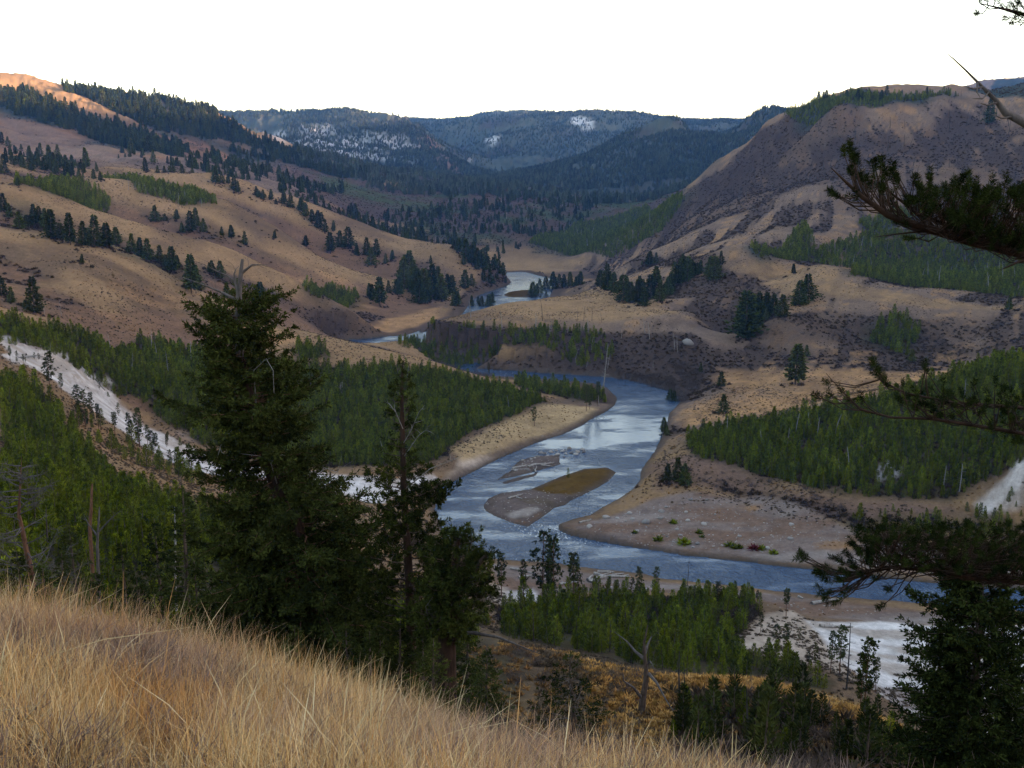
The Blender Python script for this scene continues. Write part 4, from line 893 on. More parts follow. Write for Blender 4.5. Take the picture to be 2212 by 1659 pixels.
# thin middle limb
zD = lambda x, y: (1728 + .2187 * x, 770 + .2187 * y)
Lc = limb([(2330,960,.9),(2200,935,.8),(2080,915,.7),(2010,905,.6),(1925,902,.5),(1858,884,.5),(1822,848,.4),(1784,806,.4)], .032, .003, 5)
Lc2 = limb([(2330,900,1.2),(2200,880,1.1),(2060,870,1.0),(1960,850,.9),(1905,825,.8),(1890,800,.8)], .03, .004, 4)
for x, y in ((740,110),(770,160),(720,80),(760,210),(850,250),(880,280),(200,410),(300,380),(300,270),(620,430),(1230,110),(1260,170),(1000,330),(1100,420),(560,470),(420,360)):
    for k in range(2):
        u, v = zD(x + r.normal() * 16, y + r.normal() * 16); tuft(zq(u, v, r.uniform(.4, 1.2)) - O, Lc if y > 300 else Lc2, .10, 36)
poly = np.array([zD(*p) for p in ((900,420),(1300,330),(1700,240),(2300,300),(2400,1000),(1900,760),(1600,700),(1300,600),(1000,560))]); k = 0
while k < 110:
    u, v = r.uniform(1930, 2260), r.uniform(825, 960)
    if inside(np.array([u]), np.array([v]), poly)[0]: tuft(zq(u, v, r.uniform(.2, 1.6)) - O, Lc if r.random() < .5 else Lc2, .11, 36); k += 1
# top corner spray
Lt = limb([(2350,60,.2),(2260,45,.1),(2190,25,0),(2120,8,0)], .05, .004)
zE = lambda x, y: (1426.5 + .3551 * x, .3551 * y)
for x, y in ((1945,20),(1985,5),(2060,15),(2040,-10),(2100,50),(2130,20),(2160,60),(2190,30),(2180,120),(2150,140),(2120,110),(2200,90),(2230,140),(1930,85),(2210,60),(2170,10),(2240,20),(2140,75)):
    u, v = zE(x, y); tuft(zq(u, v, r.uniform(-.3, .3)) - O, Lt, .08, 34, .045, .2)
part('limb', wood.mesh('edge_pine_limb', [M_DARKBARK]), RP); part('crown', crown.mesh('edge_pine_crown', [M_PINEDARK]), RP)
t = Buf(); P = np.array([zq(2330,350), zq(*zE(2212,745)), zq(*zE(2100,690)), zq(*zE(2040,610)), zq(*zE(1930,500)), zq(*zE(1860,430)), zq(*zE(1780,355)), zq(*zE(1735,318))]) - O
P = np.concatenate([[trunk_x(tp, P[0, 2] - .2)], P]); t.tube(P, [.07, .055, .045, .035, .024, .014, .010, .006, .002], 6)
for a, b_, c_ in (((2000,560),(1960,600),(1900,600)), ((1960,530),(1900,540),(1840,520)), ((2050,625),(1990,640),(1940,625)), ((1930,500),(1925,560),(1950,600)), ((2140,710),(2080,720),(2000,690))):
    t.tube(np.array([zq(*zE(*a)), zq(*zE(*b_), -.2), zq(*zE(*c_), -.35)]) - O, [.012, .008, .002], 4)
part('dead_branch', t.mesh('edge_pine_dead_branch', [M_GREYTWIG]), RP, 'long bare dark limb ending in thin twigs')

# --- fir in the lower right corner
r = np.random.default_rng(15); YS = 18.0; K = YS / 2268 * 1.03
fx, fy, _ = at_y(2092, 1640, YS); fz = float(H(fx, fy)[0]); O = np.array((fx, fy, fz))
top = at_y(2085, 1215, YS)[2] - fz
tp = np.array([(0, 0, -.4), (.03, 0, top * .4), (-.02, 0, top * .8), (-.02, 0, top)])
SF = empty('fir_tree', O, 'dark fir filling the lower right corner in front of the white ground', 'tree')
t = Buf(); t.tube(tp, [.17, .12, .05, .01], 8); part('trunk', t.mesh('corner_fir_trunk', [M_BARK], True), SF)
rows = [(1195,10,10),(1240,85,50),(1300,130,80),(1345,165,85),(1400,160,80),(1450,160,90),(1500,155,100),(1560,165,120),(1640,175,140),(1800,190,150),(1950,170,140)]
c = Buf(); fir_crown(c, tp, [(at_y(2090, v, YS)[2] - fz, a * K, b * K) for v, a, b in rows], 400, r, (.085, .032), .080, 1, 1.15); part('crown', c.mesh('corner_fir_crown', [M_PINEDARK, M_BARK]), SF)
t = Buf(); dead_limbs(t, [px_path(YS, p) - O for p in ([(2100,1560),(2150,1500,-.3),(2170,1430,-.4),(2175,1380,-.4)], [(2100,1600),(2160,1560,-.2),(2200,1530,-.3),(2230,1520,-.3)], [(2100,1520),(2140,1450,-.3),(2150,1390,-.4)])], r, .016, 4, 9, .5); part('dead_branch', t.mesh('corner_fir_dead_branch', [M_GREYTWIG]), SF)

# --- second dark tree at the right border
r = np.random.default_rng(17); YS = 24.0; K = YS / 2268 * 1.03
fx, fy, _ = at_y(2215, 1600, YS); fz = float(H(fx, fy)[0]); O = np.array((fx, fy, fz)); top = at_y(2215, 1250, YS)[2] - fz
tp = np.array([(0, 0, -.4), (.05, 0, top * .5), (0, 0, top)]); e = empty('fir_tree', O, 'dark fir cut by the right border, behind the corner fir', 'tree')
t = Buf(); t.tube(tp, [.18, .10, .01], 8); part('trunk', t.mesh('border_fir_trunk', [M_BARK], True), e)
rows = [(1250,8,8),(1300,45,50),(1360,70,80),(1420,60,90),(1480,75,100),(1560,90,110),(1640,100,120),(1720,90,100)]
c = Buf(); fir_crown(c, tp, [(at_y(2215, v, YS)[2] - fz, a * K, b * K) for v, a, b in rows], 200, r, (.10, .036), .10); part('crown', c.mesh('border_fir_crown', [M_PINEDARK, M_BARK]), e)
# --- smaller dark trees below the grass slope
def small_fir(seed, h, wide, card=(.17, .065), nb=120):
    r = np.random.default_rng(seed); tp = np.array([(0, 0, -.5), (r.normal() * .1, 0, h * .5), (r.normal() * .15, r.normal() * .1, h)])
    t = Buf(); t.tube(tp, [.018 * h, .012 * h, .002 * h], 7); c = Buf()
    prof = [(f * h, wide * h * w * r.uniform(.8, 1.2), wide * h * w * r.uniform(.8, 1.2)) for f, w in ((.04, .8), (.15, 1.0), (.3, .92), (.45, .75), (.6, .62), (.75, .42), (.9, .2), (1.0, .03))]
    fir_crown(c, tp, prof, nb, r, card, .20); return t.mesh('small_fir_trunk', [M_BARK], True), c.mesh('small_fir_crown', [M_FIR, M_BARK])
SFM = [small_fir(600, 8.0, .24), small_fir(601, 8.0, .20), small_fir(602, 8.0, .30)]
for u, vt, Yd, k, lab in ((150,1130,58,1,'dark fir behind the grass crest, beside the bare grey tree'), (262,1172,52,0,'bushy dark fir behind the grass crest, left of the orange bare trunk'), (335,1120,56,1,'dark fir just left of the large fir, with a narrow top'),
        (395,1055,50,1,'tall dark fir touching the large fir on its left side'), (300,1245,38,2,'low dark fir just behind the grass on the left slope'), (420,1210,42,0,'dark fir under the left branches of the large fir'),
        (520,1230,44,2,'low dark fir behind the foot of the large fir'), (770,1210,43,0,'dark fir between the large fir and the slim pine'), (820,1290,36,2,'low spreading fir at the foot of the slim pine'), (930,1270,40,1,'dark fir behind the thick trunked pine'),
        (1050,1400,48,2,'low dark fir right of the thick trunked pine'), (90,1215,45,2,'low dark fir behind the tall grass at the far left'), (1010,1330,52,0,'dark fir half hidden by the leaning limb of the old pine'),
        (600,1290,38,2,'low dark fir leaning over the grass under the large fir'), (690,1300,37,0,'low dark fir right of the foot of the large fir'), (860,1335,31,2,'low dark bushy fir at the grass edge under the slim pine'), (745,1345,31,2,'small dark fir at the grass edge between the two main trees'),
        (470,1320,33,2,'small dark fir at the grass edge left of the large fir'), (915,1360,30,0,'small dark fir touching the thick red brown trunk'), (210,1240,44,2,'low dark fir under the orange bare trunk'),
        (935,1385,25.5,2,'small dark fir hiding the foot of the thick trunked pine'), (640,1350,32,2,'small dark fir at the grass edge straight below the large fir'), (565,1345,33,0,'narrow dark fir at the grass edge left below the large fir'), (800,1365,30,2,'low dark fir at the grass edge right of the small one'), (130,1195,50,0,'dark fir between the bare grey tree and the orange trunk'), (40,1190,52,2,'low dark fir under the bare grey tree')):
    x, y, zt = at_y(u, vt, Yd); g = float(H(x, y)[0]); h = max(zt - g, 2.0)
    e = empty('fir_tree', (x, y, g), lab, 'tree', None, r.uniform(0, 6)); e.scale = (h / 8 * (1.15 if h < 6 else 1),) * 2 + (h / 8,)
    part('trunk', SFM[k][0], e); part('crown', SFM[k][1], e)
# spreading juniper-like pine on the slope
x, y, zt = at_y(1235, 1415, 46); g = float(H(x, y)[0]); h = zt - g; rj = np.random.default_rng(16)
e = empty('juniper', (x, y, g), 'low wide dark juniper with gaps, left of the orange grass patch', 'tree')
tp = np.array([(0, 0, -.4), (.15, 0, h * .4), (-.1, 0, h * .8), (0, 0, h)]); t = Buf(); t.tube(tp, [.16, .11, .05, .01], 7); part('trunk', t.mesh('juniper_trunk', [M_BARK], True), e)
c = Buf(); fir_crown(c, tp, [(.1, 1.9, 1.6), (h * .2, 2.4, 1.9), (h * .45, 2.2, 1.7), (h * .7, 1.5, 1.2), (h * .9, .8, .7), (h, .2, .2)], 60, rj, (.15, .05), .24, 1, .9, .4, .3); part('crown', c.mesh('juniper_crown', [M_FIR, M_GREYTWIG]), e)
# bare trees
def bare_tree(seed, h, spread, nb, r0):
    r = np.random.default_rng(seed); tp = np.array([(0, 0, -.4), (.02 * h, 0, h * .35), (-.02 * h, 0, h * .7), (.02 * h, 0, h)]); t = Buf(); t.tube(tp, [r0, r0 * .75, r0 * .4, .006], 7); b = Buf()
    for i in range(nb):
        f = r.uniform(.12, .97); a = r.uniform(0, 6.28); l = spread * (1 - .65 * f) * r.uniform(.5, 1.1); d = np.array((math.cos(a), math.sin(a), r.uniform(-.2, .5))); p = trunk_x(tp, f * h)
        B = np.array([p, p + d * l * .4, p + d * l * .75 + (0, 0, .1 * l), p + d * l + (0, 0, .25 * l)]) + np.concatenate([[[0, 0, 0]], r.normal(size=(3, 3)) * .06 * l]); b.tube(B, [.028, .02, .012, .004], 4)
        for k in range(12):
            q = along(B, np.array([r.uniform(.25, 1)]))[0]; e = unit(d + r.normal(size=3) * .8); m = q + e * l * r.uniform(.08, .28); b.tube([q, m, m + unit(e + r.normal(size=3) * .6) * l * .14], [.009, .006, .002], 3)
    return t, b
t, b_ = bare_tree(620, 7.2, 2.4, 70, .16); x, y, zt = at_y(38, 985, 56); g = float(H(x, y)[0])
e = empty('dead_tree', (x, y, g), 'bare grey dead tree with a reddish trunk and dense fine twigs at the left edge', 'dead tree'); e.scale = ((zt - g) / 7.2,) * 3
part('trunk', t.mesh('dead_tree_trunk', [M_REDBARK], True), e); part('branches', b_.mesh('dead_tree_branches', [M_GREYTWIG]), e)
def px_tree(name, Yd, base, paths, rads, m, label, cat, twigs=6, tl=.8, seed=1, mt=None):
    rr = np.random.default_rng(seed); x, y, _ = at_y(*base, Yd); g = float(H(x, y)[0]); O = np.array((x, y, g)); e = empty(name, O, label, cat)
    P = px_path(Yd, paths[0]) - O; P = np.concatenate([[(0, 0, -.4)], P]); t = Buf(); t.tube(P, np.linspace(rads[0], rads[1], len(P)), 7); part('trunk', t.mesh(name + '_trunk', [mt or m], True), e)
    if len(paths) > 1 or twigs:
        b = Buf(); dead_limbs(b, [px_path(Yd, q) - O for q in paths[1:]] or [P[1:]], rr, rads[0] * .5, 5, twigs, tl); part('branches', b.mesh(name + '_branches', [m]), e)
    return e
z8 = lambda pts: [(942.6 + .3551 * p[0], 1069.9 + .3551 * p[1], *p[2:]) for p in pts]
px_tree('dead_tree', 72, (1385,1540), [z8([(1255,1230),(1275,1130),(1275,1050),(1268,980),(1264,900),(1285,790)]), z8([(1252,1235),(1200,1170,-.6),(1140,1130,-1),(1128,1050,-1.2)]), z8([(1272,1000),(1210,950,.5),(1160,890,.8),(1070,820,1)]),
        z8([(1290,1085),(1340,1140,-1),(1400,1250,-2),(1470,1360,-3)]), z8([(1275,1050),(1300,1010),(1330,1060,-.5)]), z8([(1268,960),(1290,900,.4),(1310,850,.6)])], (.30, .04), M_GREYTWIG, 'twisted bare dead tree with a forked trunk on the orange grass knoll', 'dead tree', 9, 1.3, 5, M_BARK)
px_tree('snag', 66, (1493,1590), [z8([(1510,1370),(1490,1290),(1478,1180),(1475,1080),(1478,950)])], (.13, .03), M_BURNT, 'thin dark leaning snag right of the twisted dead tree', 'snag', 6, .5, 6)
px_tree('snag', 74, (1482,1540), [z8([(1515,1230),(1508,1120),(1505,1000)]), z8([(1508,1070),(1525,1058),(1545,1050)])], (.09, .02), M_BURNT, 'short thin snag with one side twig, behind the leaning snag', 'snag', 3, .4, 7)
px_tree('snag', 58, (1615,1590), [z8([(1892,1400),(1890,1300),(1888,1180)])], (.10, .03), M_BURNT, 'dark straight snag among the young pines under the grassy crest', 'snag', 4, .5, 8)
px_tree('dead_tree', 64, (192,1160), [[(194,1140),(197,1100),(198,1065),(199,1045)]], (.14, .05), M_REDBARK, 'bare orange brown trunk standing among the dark trees on the left', 'dead tree', 0)
px_tree('dead_tree', 60, (205,1230), [[(210,1180),(213,1130),(215,1095)], [(212,1150),(240,1120),(262,1102)], [(212,1160),(190,1130),(180,1110)]], (.11, .03), M_GREYTWIG, 'forked bare grey tree right of the orange brown trunk', 'dead tree', 7, .8, 9)
px_tree('dead_tree', 85, (375,1260), [[(378,1220),(379,1165),(378,1120),(377,1095)]], (.13, .03), M_DEAD, 'pale bare snag with short twigs among the pines left of the large fir', 'snag', 12, .6, 10)

# ------------------------------------------------------------------ repeated trees set out one by one
rp = np.random.default_rng(21)
ORD = 'first second third fourth fifth sixth seventh eighth ninth tenth eleventh twelfth thirteenth fourteenth fifteenth sixteenth seventeenth eighteenth nineteenth twentieth twenty-first twenty-second twenty-third twenty-fourth twenty-fifth twenty-sixth twenty-seventh twenty-eighth twenty-ninth thirtieth thirty-first thirty-second thirty-third thirty-fourth thirty-fifth thirty-sixth'.split()
def plant(name, p, h, pair, h0, label, cat, group, wide=1.0):
    e = empty(name, p, label, cat, group, rp.uniform(0, 6.28)); s = h / h0; e.scale = (s * wide, s * wide, s)
    part('trunk', pair[0], e)
    if pair[1]: part('crown', pair[1], e)
    return e
def spot_h(u, v, top, far=9e9):
    g = ground_at(u, v)
    if g is None: return None, 0
    t = g[1] / ray(u, v)[1]; h = at_y(u, top, g[1])[2] - g[2]
    return g, h
BASES = []
Z1 = lambda x, y, h: (.3551 * x, 117.8 + .3551 * y, .3551 * h)
Z2 = lambda x, y, h: (707 + .3551 * x, 196.4 + .3551 * y, .3551 * h)
Z4 = lambda x, y, h: (1426.5 + .3551 * x, 549.9 + .3551 * y, .3551 * h)
Z3 = lambda x, y, h: (1426.5 + .3551 * x, .3551 * y, .3551 * h)
def clump(desc, group, zf, items, kinds=OLD, h0=12.0, nm='conifer', cat='tree', adj='dark conifer', hr=(2.5, 34), extra=0):
    items = list(items)
    for i in range(int(extra * len(items))):
        q = items[int(rp.integers(len(items)))]; items.append((q[0] + rp.normal() * 24, q[1] + rp.normal() * 9 - 4, q[2] * rp.uniform(.45, .9)))
    items = sorted([zf(*i) for i in items]); n = len(items)
    for i, (u, v, hp) in enumerate(items):
        g, h = spot_h(u, v, v - hp)
        if g is None: continue
        h = min(max(h, hr[0]), hr[1]) * rp.uniform(.82, 1.12)
        lab = '%s, %s from the left %s' % (adj, ORD[i] if i else 'first', desc) if n > 1 else '%s %s' % (adj, desc)
        plant(nm, (g[0], g[1], g[2] - .15), h, kinds[int(rp.integers(len(kinds)))], h0, lab, cat, group, rp.uniform(.9, 1.35))
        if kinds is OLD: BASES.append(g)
clump('in the row behind the nearest tan ridge', 'conifers behind the nearest tan ridge', Z1, [(120,1060,130),(210,1040,130),(310,1120,170),(430,1160,190),(510,1160,160),(575,1165,190),(650,1180,150),(710,1160,120),(60,1000,90),(20,950,100),(240,1020,110),(280,1060,120),(370,1130,120),(160,1050,90)], extra=.8)
clump('down the right end of the nearest tan ridge', 'conifers down the end of the nearest ridge', Z1, [(800,1200,110),(850,1230,130),(900,1250,120),(970,1260,110),(1050,1330,150),(1165,1450,260),(1200,1430,150),(1340,1360,100),(1290,1340,80),(1570,1520,150),(1380,1480,100),(1010,1290,90)], extra=.8)
clump('at the left edge above the young wood', 'conifers at the left edge', Z1, [(10,1470,140),(70,1510,110),(210,1570,230),(150,1540,60)])
clump('alone on the bare near tan slope', None, Z1, [(500,1270,60)])
clump('on the middle tan hill', 'conifers on the middle tan hill', Z1, [(945,1015,90),(1005,1010,45),(1075,1005,70),(1160,1085,150),(1195,1050,120),(1240,1080,100),(1110,1090,80),(1350,1100,60),(1410,1120,80),(1490,1155,85),(1670,1120,55),(1860,1165,80)])
clump('below the far end of the middle hill', 'conifers at the end of the middle hill', Z1, [(2010,1210,120),(2070,1170,100),(2120,1180,120),(2170,1220,70)])
clump('in the row above the two dark thickets', 'conifers above the dark thickets', Z1, [(180,640,90),(225,670,90),(280,700,100),(340,720,80),(400,740,90),(440,740,80),(610,770,70),(570,760,60),(110,800,70),(30,720,90),(480,750,60)], extra=.8)
clump('on the small tan shelf below the left mountain', 'conifers on the small tan shelf', Z1, [(885,715,90),(960,720,50),(1000,720,45),(1045,715,70),(1110,720,65),(1170,720,40)])
clump('in the long row down the far tan ridge', 'conifers down the far tan ridge', Z1, [(1310,790,100),(1350,780,70),(1390,790,70),(1425,830,100),(1560,860,60),(1600,880,70),(1650,890,70),(1720,910,70),(1770,930,80),(1830,950,80),(1860,990,90),(1900,1020,90),(1940,1060,100),(1980,1080,90),(2030,1080,70)], extra=.8)
clump('high at the left edge below the wooded mountain', 'conifers high at the left edge', Z1, [(10,540,70),(50,560,60),(100,600,50),(130,580,40)])
clump('in the tight grove left of the far river', 'conifers in the grove by the far river', Z2, [(260,1260,110),(320,1310,170),(375,1230,90),(470,1130,140),(500,1120,140),(470,1200,180),(540,1240,200),(590,1260,190),(640,1250,180),(690,1270,160),(560,1290,150),(730,1240,140),(790,1310,110),(520,1180,150),(610,1210,140),(670,1200,120),(440,1240,110)], extra=.8)
clump('scattered above the grove left of the far river', 'conifers above the far river grove', Z2, [(840,1200,120),(880,1180,80),(270,1060,120),(240,1000,110),(300,1000,100),(180,1000,60),(395,1030,60),(355,1050,60),(630,1050,50)])
clump('on the bank left of the far river', 'conifers on the far river bank', Z2, [(770,960,60),(800,990,90),(840,1020,110),(880,1060,120),(910,1040,100),(940,1080,110),(980,1100,110),(1010,1090,90),(1040,1120,100),(1070,1130,80),(850,960,60),(890,980,60),(950,1160,80),(990,1170,70),(830,1060,60),(870,1020,80),(960,1040,80),(1020,1050,70)], extra=.8)
clump('at the water below the tan meadow', 'conifers beside the far water', Z2, [(880,1310,60),(940,1310,60),(980,1310,70),(1000,1300,70),(920,1305,50)])
clump('right of the far river reach, behind the tan meadow', 'conifers right of the far river', Z2, [(1250,1250,90),(1290,1230,90),(1330,1210,90),(1370,1200,90),(1440,1200,90),(1480,1190,90),(1540,1180,90),(1410,1170,70),(1275,1240,70),(1510,1190,70)], extra=.8)
clump('in the dark group right of the tan meadow', 'conifers right of the tan meadow', Z2, [(1660,1200,120),(1700,1210,150),(1740,1230,120),(1800,1280,160),(1850,1290,150),(1890,1300,140),(1930,1310,120),(1970,1260,130),(2020,1280,120),(2070,1240,130),(2110,1180,150),(2150,1170,150),(1960,1060,80),(2000,1050,80),(2160,1090,100),(2190,1150,130),(1820,1230,120),(1900,1240,120),(2000,1180,110)], extra=.8)
clump('on the spur beside the tan meadow', 'conifers on the spur', Z4, [(330,150,150),(300,120,100),(50,250,130),(130,150,140),(100,190,120),(200,130,100),(240,120,90),(370,60,90)], extra=.8)
clump('at the outer lip of the right bench', 'conifers on the bench lip', Z4, [(840,310,170),(900,280,170),(810,120,70),(880,240,110)], adj='tall dark conifer')
clump('on the slope under the right bench', 'conifers under the right bench', Z4, [(520,520,270),(570,480,220),(600,410,180),(640,380,160),(690,370,140),(740,380,160),(480,420,130),(500,460,180),(550,400,150)], extra=.8)
clump('on the orange flat right of the river bend', 'conifers on the orange flat', Z4, [(820,790,230),(890,620,80),(370,800,90),(380,960,110),(245,720,70),(1530,650,80)])
clump('at the right edge of the bench', None, Z4, [(2120,340,100)])
clump('on the bare right bank beside the river', 'trees on the bare right bank', Z4, [(40,1380,110),(110,1370,130),(150,1400,150)], adj='bushy green tree')
clump('at the water on the right bank', 'trees at the bend', Z4, [(60,900,90),(85,900,80),(20,1090,110),(40,1100,70)], adj='small dark conifer')
clump('on the right mountain skyline', 'trees on the right skyline', Z3, [(1010,604,70),(1135,596,55),(1200,612,98),(1225,612,52),(1375,576,68),(1470,572,30),(1620,580,50),(1290,626,60),(1345,612,66),(960,606,50),(990,604,46)], hr=(2.5, 10))
clump('standing on the right mountain near the bare dark limb', None, Z3, [(2000,750,160)], adj='broad dark conifer')
z9 = lambda x, y, h: (1426.5 + .3551 * x, 1069.9 + .3551 * y, .3551 * h)
z8b = lambda x, y, h: (942.6 + .3551 * x, 1069.9 + .3551 * y, .3551 * h)
clump('on the near bank above the pine stand', 'tall pines on the near bank', z8b, [(650,660,410),(712,690,440),(690,680,330),(830,660,360),(395,620,280),(530,620,225),(1230,660,260),(1190,640,160),(1340,610,165),(1710,700,200),(1950,680,110),(860,650,240)], TALL, 15.0, 'tall_pine', 'tree', 'slender tall pine', (4, 26))
clump('beside the sandy slope and the white ground', 'tall pines by the white ground', z9, [(765,735,185),(755,990,260),(705,960,200),(845,880,80),(608,835,130),(940,1060,160),(900,1040,110),(350,930,170),(390,960,170),(500,960,110)], TALL, 15.0, 'tall_pine', 'tree', 'slender pine', (3, 20))
clump('in front of the white ground', 'pines in front of the white ground', z9, [(1035,1080,285),(1090,1090,310),(1240,1340,475),(1215,1330,380),(1310,1200,245)], TALL, 15.0, 'tall_pine', 'tree', 'tall ragged pine', (4, 22))
z6 = lambda x, y, h: (.3551 * x, 628.4 + .3551 * y, .3551 * h)
clump('along the white strip on the left', 'pines along the white strip', z6, [(65,440,130),(105,440,80),(210,415,30),(375,620,130),(310,640,330),(605,600,70),(480,760,180),(520,830,240),(560,800,190),(600,840,170),(700,880,150),(720,760,100),(790,930,190),(850,950,230),(900,960,150),(950,1010,180),(1015,950,100),(1035,1080,130)], TALL, 15.0, 'tall_pine', 'tree', 'slim pine', (2, 24), .8)
clump('on the lower part of the white strip', 'small pines on the white strip', z6, [(1095,940,55),(1085,1050,100),(1150,990,60),(1135,1090,80),(1160,1100,110),(1200,1110,70),(715,650,40),(660,645,30)], YOUNG, 4.0, 'young_pine', 'tree', 'small pine', (1.2, 9))
clump('standing on the olive river island', None, (lambda x, y, h: (785.5 + .3551 * x, 707 + .3551 * y, .3551 * h)), [(1245,915,60)], YOUNG, 4.0, 'young_pine', 'tree', 'single small bushy pine', (1.5, 6))
zw = lambda x, y, h: (785.5 + .3551 * x, 707 + .3551 * y, .3551 * h)
clump('on the tan point of the left bank', 'pines on the left bank point', zw, [(1040,600,130),(695,640,35),(970,555,25),(1355,510,190),(1425,480,160),(1375,500,100),(760,290,70),(1460,450,70)], TALL, 15.0, 'tall_pine', 'tree', 'lone pine', (1.5, 16))
def snags(desc, group, zf, items, me, adj, r0=9.0):
    for i, it in enumerate(sorted([zf(*i) for i in items])):
        g, h = spot_h(it[0], it[1], it[1] - it[2])
        if g is None: continue
        o = bpy.data.objects.new('snag', me[int(rp.integers(len(me)))]); COL.objects.link(o); o.location = (g[0], g[1], g[2] - .1); s = min(max(h, 2), 22) / r0; o.scale = (s, s, s); o.rotation_euler = (rp.normal() * .04, rp.normal() * .04, rp.uniform(0, 6.3))
        tag(o, '%s, %s from the left %s' % (adj, ORD[i], desc), 'snag', group)
snags('on the tan meadow terrace', 'snags on the meadow terrace', Z2, [(1308,1400,150),(1520,1400,90),(1560,1400,90),(1610,1400,100),(1670,1410,70),(765,1370,55),(855,1370,60),(870,1372,70),(930,1375,40)], SNAG_DARK, 'thin dark snag')
snags('at the river bend below the terrace', 'snags at the river bend', zw, [(1455,400,330),(1430,470,150),(1163,905,70)], SNAG_GREY, 'grey bare snag')
snags('among the pines on the near bank', 'snags on the near bank', z9, [(165,550,170),(970,1130,190),(1132,1180,400),(110,1270,210),(505,760,180)], SNAG_DARK, 'thin bare snag')
snags('in the young wood left of the river', 'snags in the left wood', z6, [(805,520,150),(1025,520,160),(980,530,60),(375,150,90),(270,150,90),(310,430,120)], SNAG_GREY, 'pale bare snag')
# burnt snags on the right mountain, and grey ones in the bench woods
def snag_field(poly, n, hs, me, label, group, hr=1.0):
    p = gpoly(poly); pts = fill(p, 3.0 * n / (abs(np.sum(p[:, 0] * np.roll(p[:, 1], 1) - p[:, 1] * np.roll(p[:, 0], 1))) / 2 + 1), rp); k = 0
    for q in pts:
        if k >= n: break
        if not visible(q, 3): continue
        o = bpy.data.objects.new('snag', me[int(rp.integers(len(me)))]); COL.objects.link(o); o.location = q; s = rp.uniform(*hs) / 9.0; o.scale = (s * 1.7, s * 1.7, s); o.rotation_euler = (rp.normal() * .06, rp.normal() * .06, rp.uniform(0, 6.3))
        tag(o, label, 'snag', group); k += 1
snag_field([(1850,250),(2200,235),(2212,450),(2000,460),(1800,450)], 60, (6, 13), SNAG_DARK, 'thin charred snag on the striped right mountain side', 'charred snags on the right mountain side')
snag_field([(1650,300),(1880,240),(1860,340),(1650,440),(1450,510),(1430,480)], 60, (6, 12), SNAG_DARK, 'thin charred snag on the dark steep slope of the right mountain', 'charred snags on the dark steep slope')
snag_field([(1640,560),(1900,480),(2200,500),(2212,640),(1900,600)], 26, (6, 12), SNAG_GREY, 'pale bare snag among the bench pines', 'pale snags among the bench pines')
snag_field([(1150,520),(1250,482),(1400,450),(1478,440),(1400,520),(1330,556)], 24, (8, 13), SNAG_GREY, 'pale bare snag in the wood of the middle valley', 'pale snags in the middle valley wood')
snag_field([(900,740),(1000,700),(1450,715),(1480,800),(1250,795)], 20, (4, 9), SNAG_GREY, 'bare snag on the dark bluff under the meadow', 'snags on the dark bluff')
snag_field([(640,420),(1000,405),(1340,436),(1150,520),(850,520)], 40, (7, 14), SNAG_GREY, 'pale bare snag on the low hills in the middle valley', 'pale snags on the low middle hills')
snag_field([(250,400),(470,445),(400,450),(260,410)], 12, (5, 9), SNAG_GREY, 'pale bare snag in the dark thicket on the left ridges', 'pale snags in the left thicket')

snag_field([(1770,222),(1850,206),(2090,206),(2090,236),(1800,250)], 26, (4, 8), SNAG_DARK, 'thin dead trunk standing along the crest of the right mountain', 'dead trunks on the right crest')
snag_field(WOOD_R, 16, (5, 8), SNAG_GREY, 'pale bare snag in the dark wood on the right rise', 'pale snags in the right wood')
snag_field(WOOD_L1, 16, (5, 8), SNAG_GREY, 'pale bare snag in the young wood behind the large fir', 'pale snags in the left wood')
# ------------------------------------------------------------------ woods
def woods(poly, dens, patch=.34, ps=9.0): return fill(gpoly(poly), dens, rp, patch, ps)
nearpts = []
knoll = [(1500,1520),(1650,1508),(1800,1545),(1950,1612),(2000,1680),(1480,1680),(1450,1600)]
stand_defs = ((WOOD_N, .24, .36, 1.8, 4.6, 'young green pine in the dense stand on the near river bank', 'young pines in the near bank stand'),
              (knoll, .17, .2, 1.3, 3.3, 'young green pine on the slope under the grassy crest', 'young pines under the grassy crest'),
              (WOOD_L2, .24, .30, 2.2, 4.6, 'young green pine on the wooded slope at the lower left', 'young pines on the lower left slope'))
for poly, dens, patch, h0, h1, lab, grp in stand_defs:
    pts = woods(poly, dens, patch); hh = rp.uniform(h0, h1, len(pts)) * rp.choice([1, 1, 1, 1.35], len(pts))
    for p, h in zip(pts, hh): nearpts.append((h / p[1], p, h, lab, grp))
# slope between the hero trees and the left wood, seen between the dark trees
pts = np.concatenate([fill(np.array([(-62, 62), (-8, 62), (-4, 175), (-92, 175)]), .12, rp, .25)]); 
for p in pts: nearpts.append((rp.uniform(2.5, 5) / p[1], p, rp.uniform(2.5, 5), stand_defs[2][5], stand_defs[2][6]))
nearpts.sort(key=lambda q: -q[0]); rest_pts = {}; k = 0
for s, p, h, lab, grp in nearpts:
    if k < 290 and visible(p, h * .9):
        plant('young_pine', p, h, (YOUNG_DARK if 'crest' in grp else YOUNG)[int(rp.integers(len(YOUNG)))], 4.0, lab, 'tree', grp, rp.uniform(.85, 1.15)); k += 1
    else: rest_pts.setdefault(grp, []).append((p, h))
for grp, lst in rest_pts.items():
    scatter('pine_wood', grp.replace('young pines', 'dense young green pine wood'), 'wood', [q[0] for q in lst], np.array([q[1] for q in lst]) / 4.0, KC_YOUNG, rp)
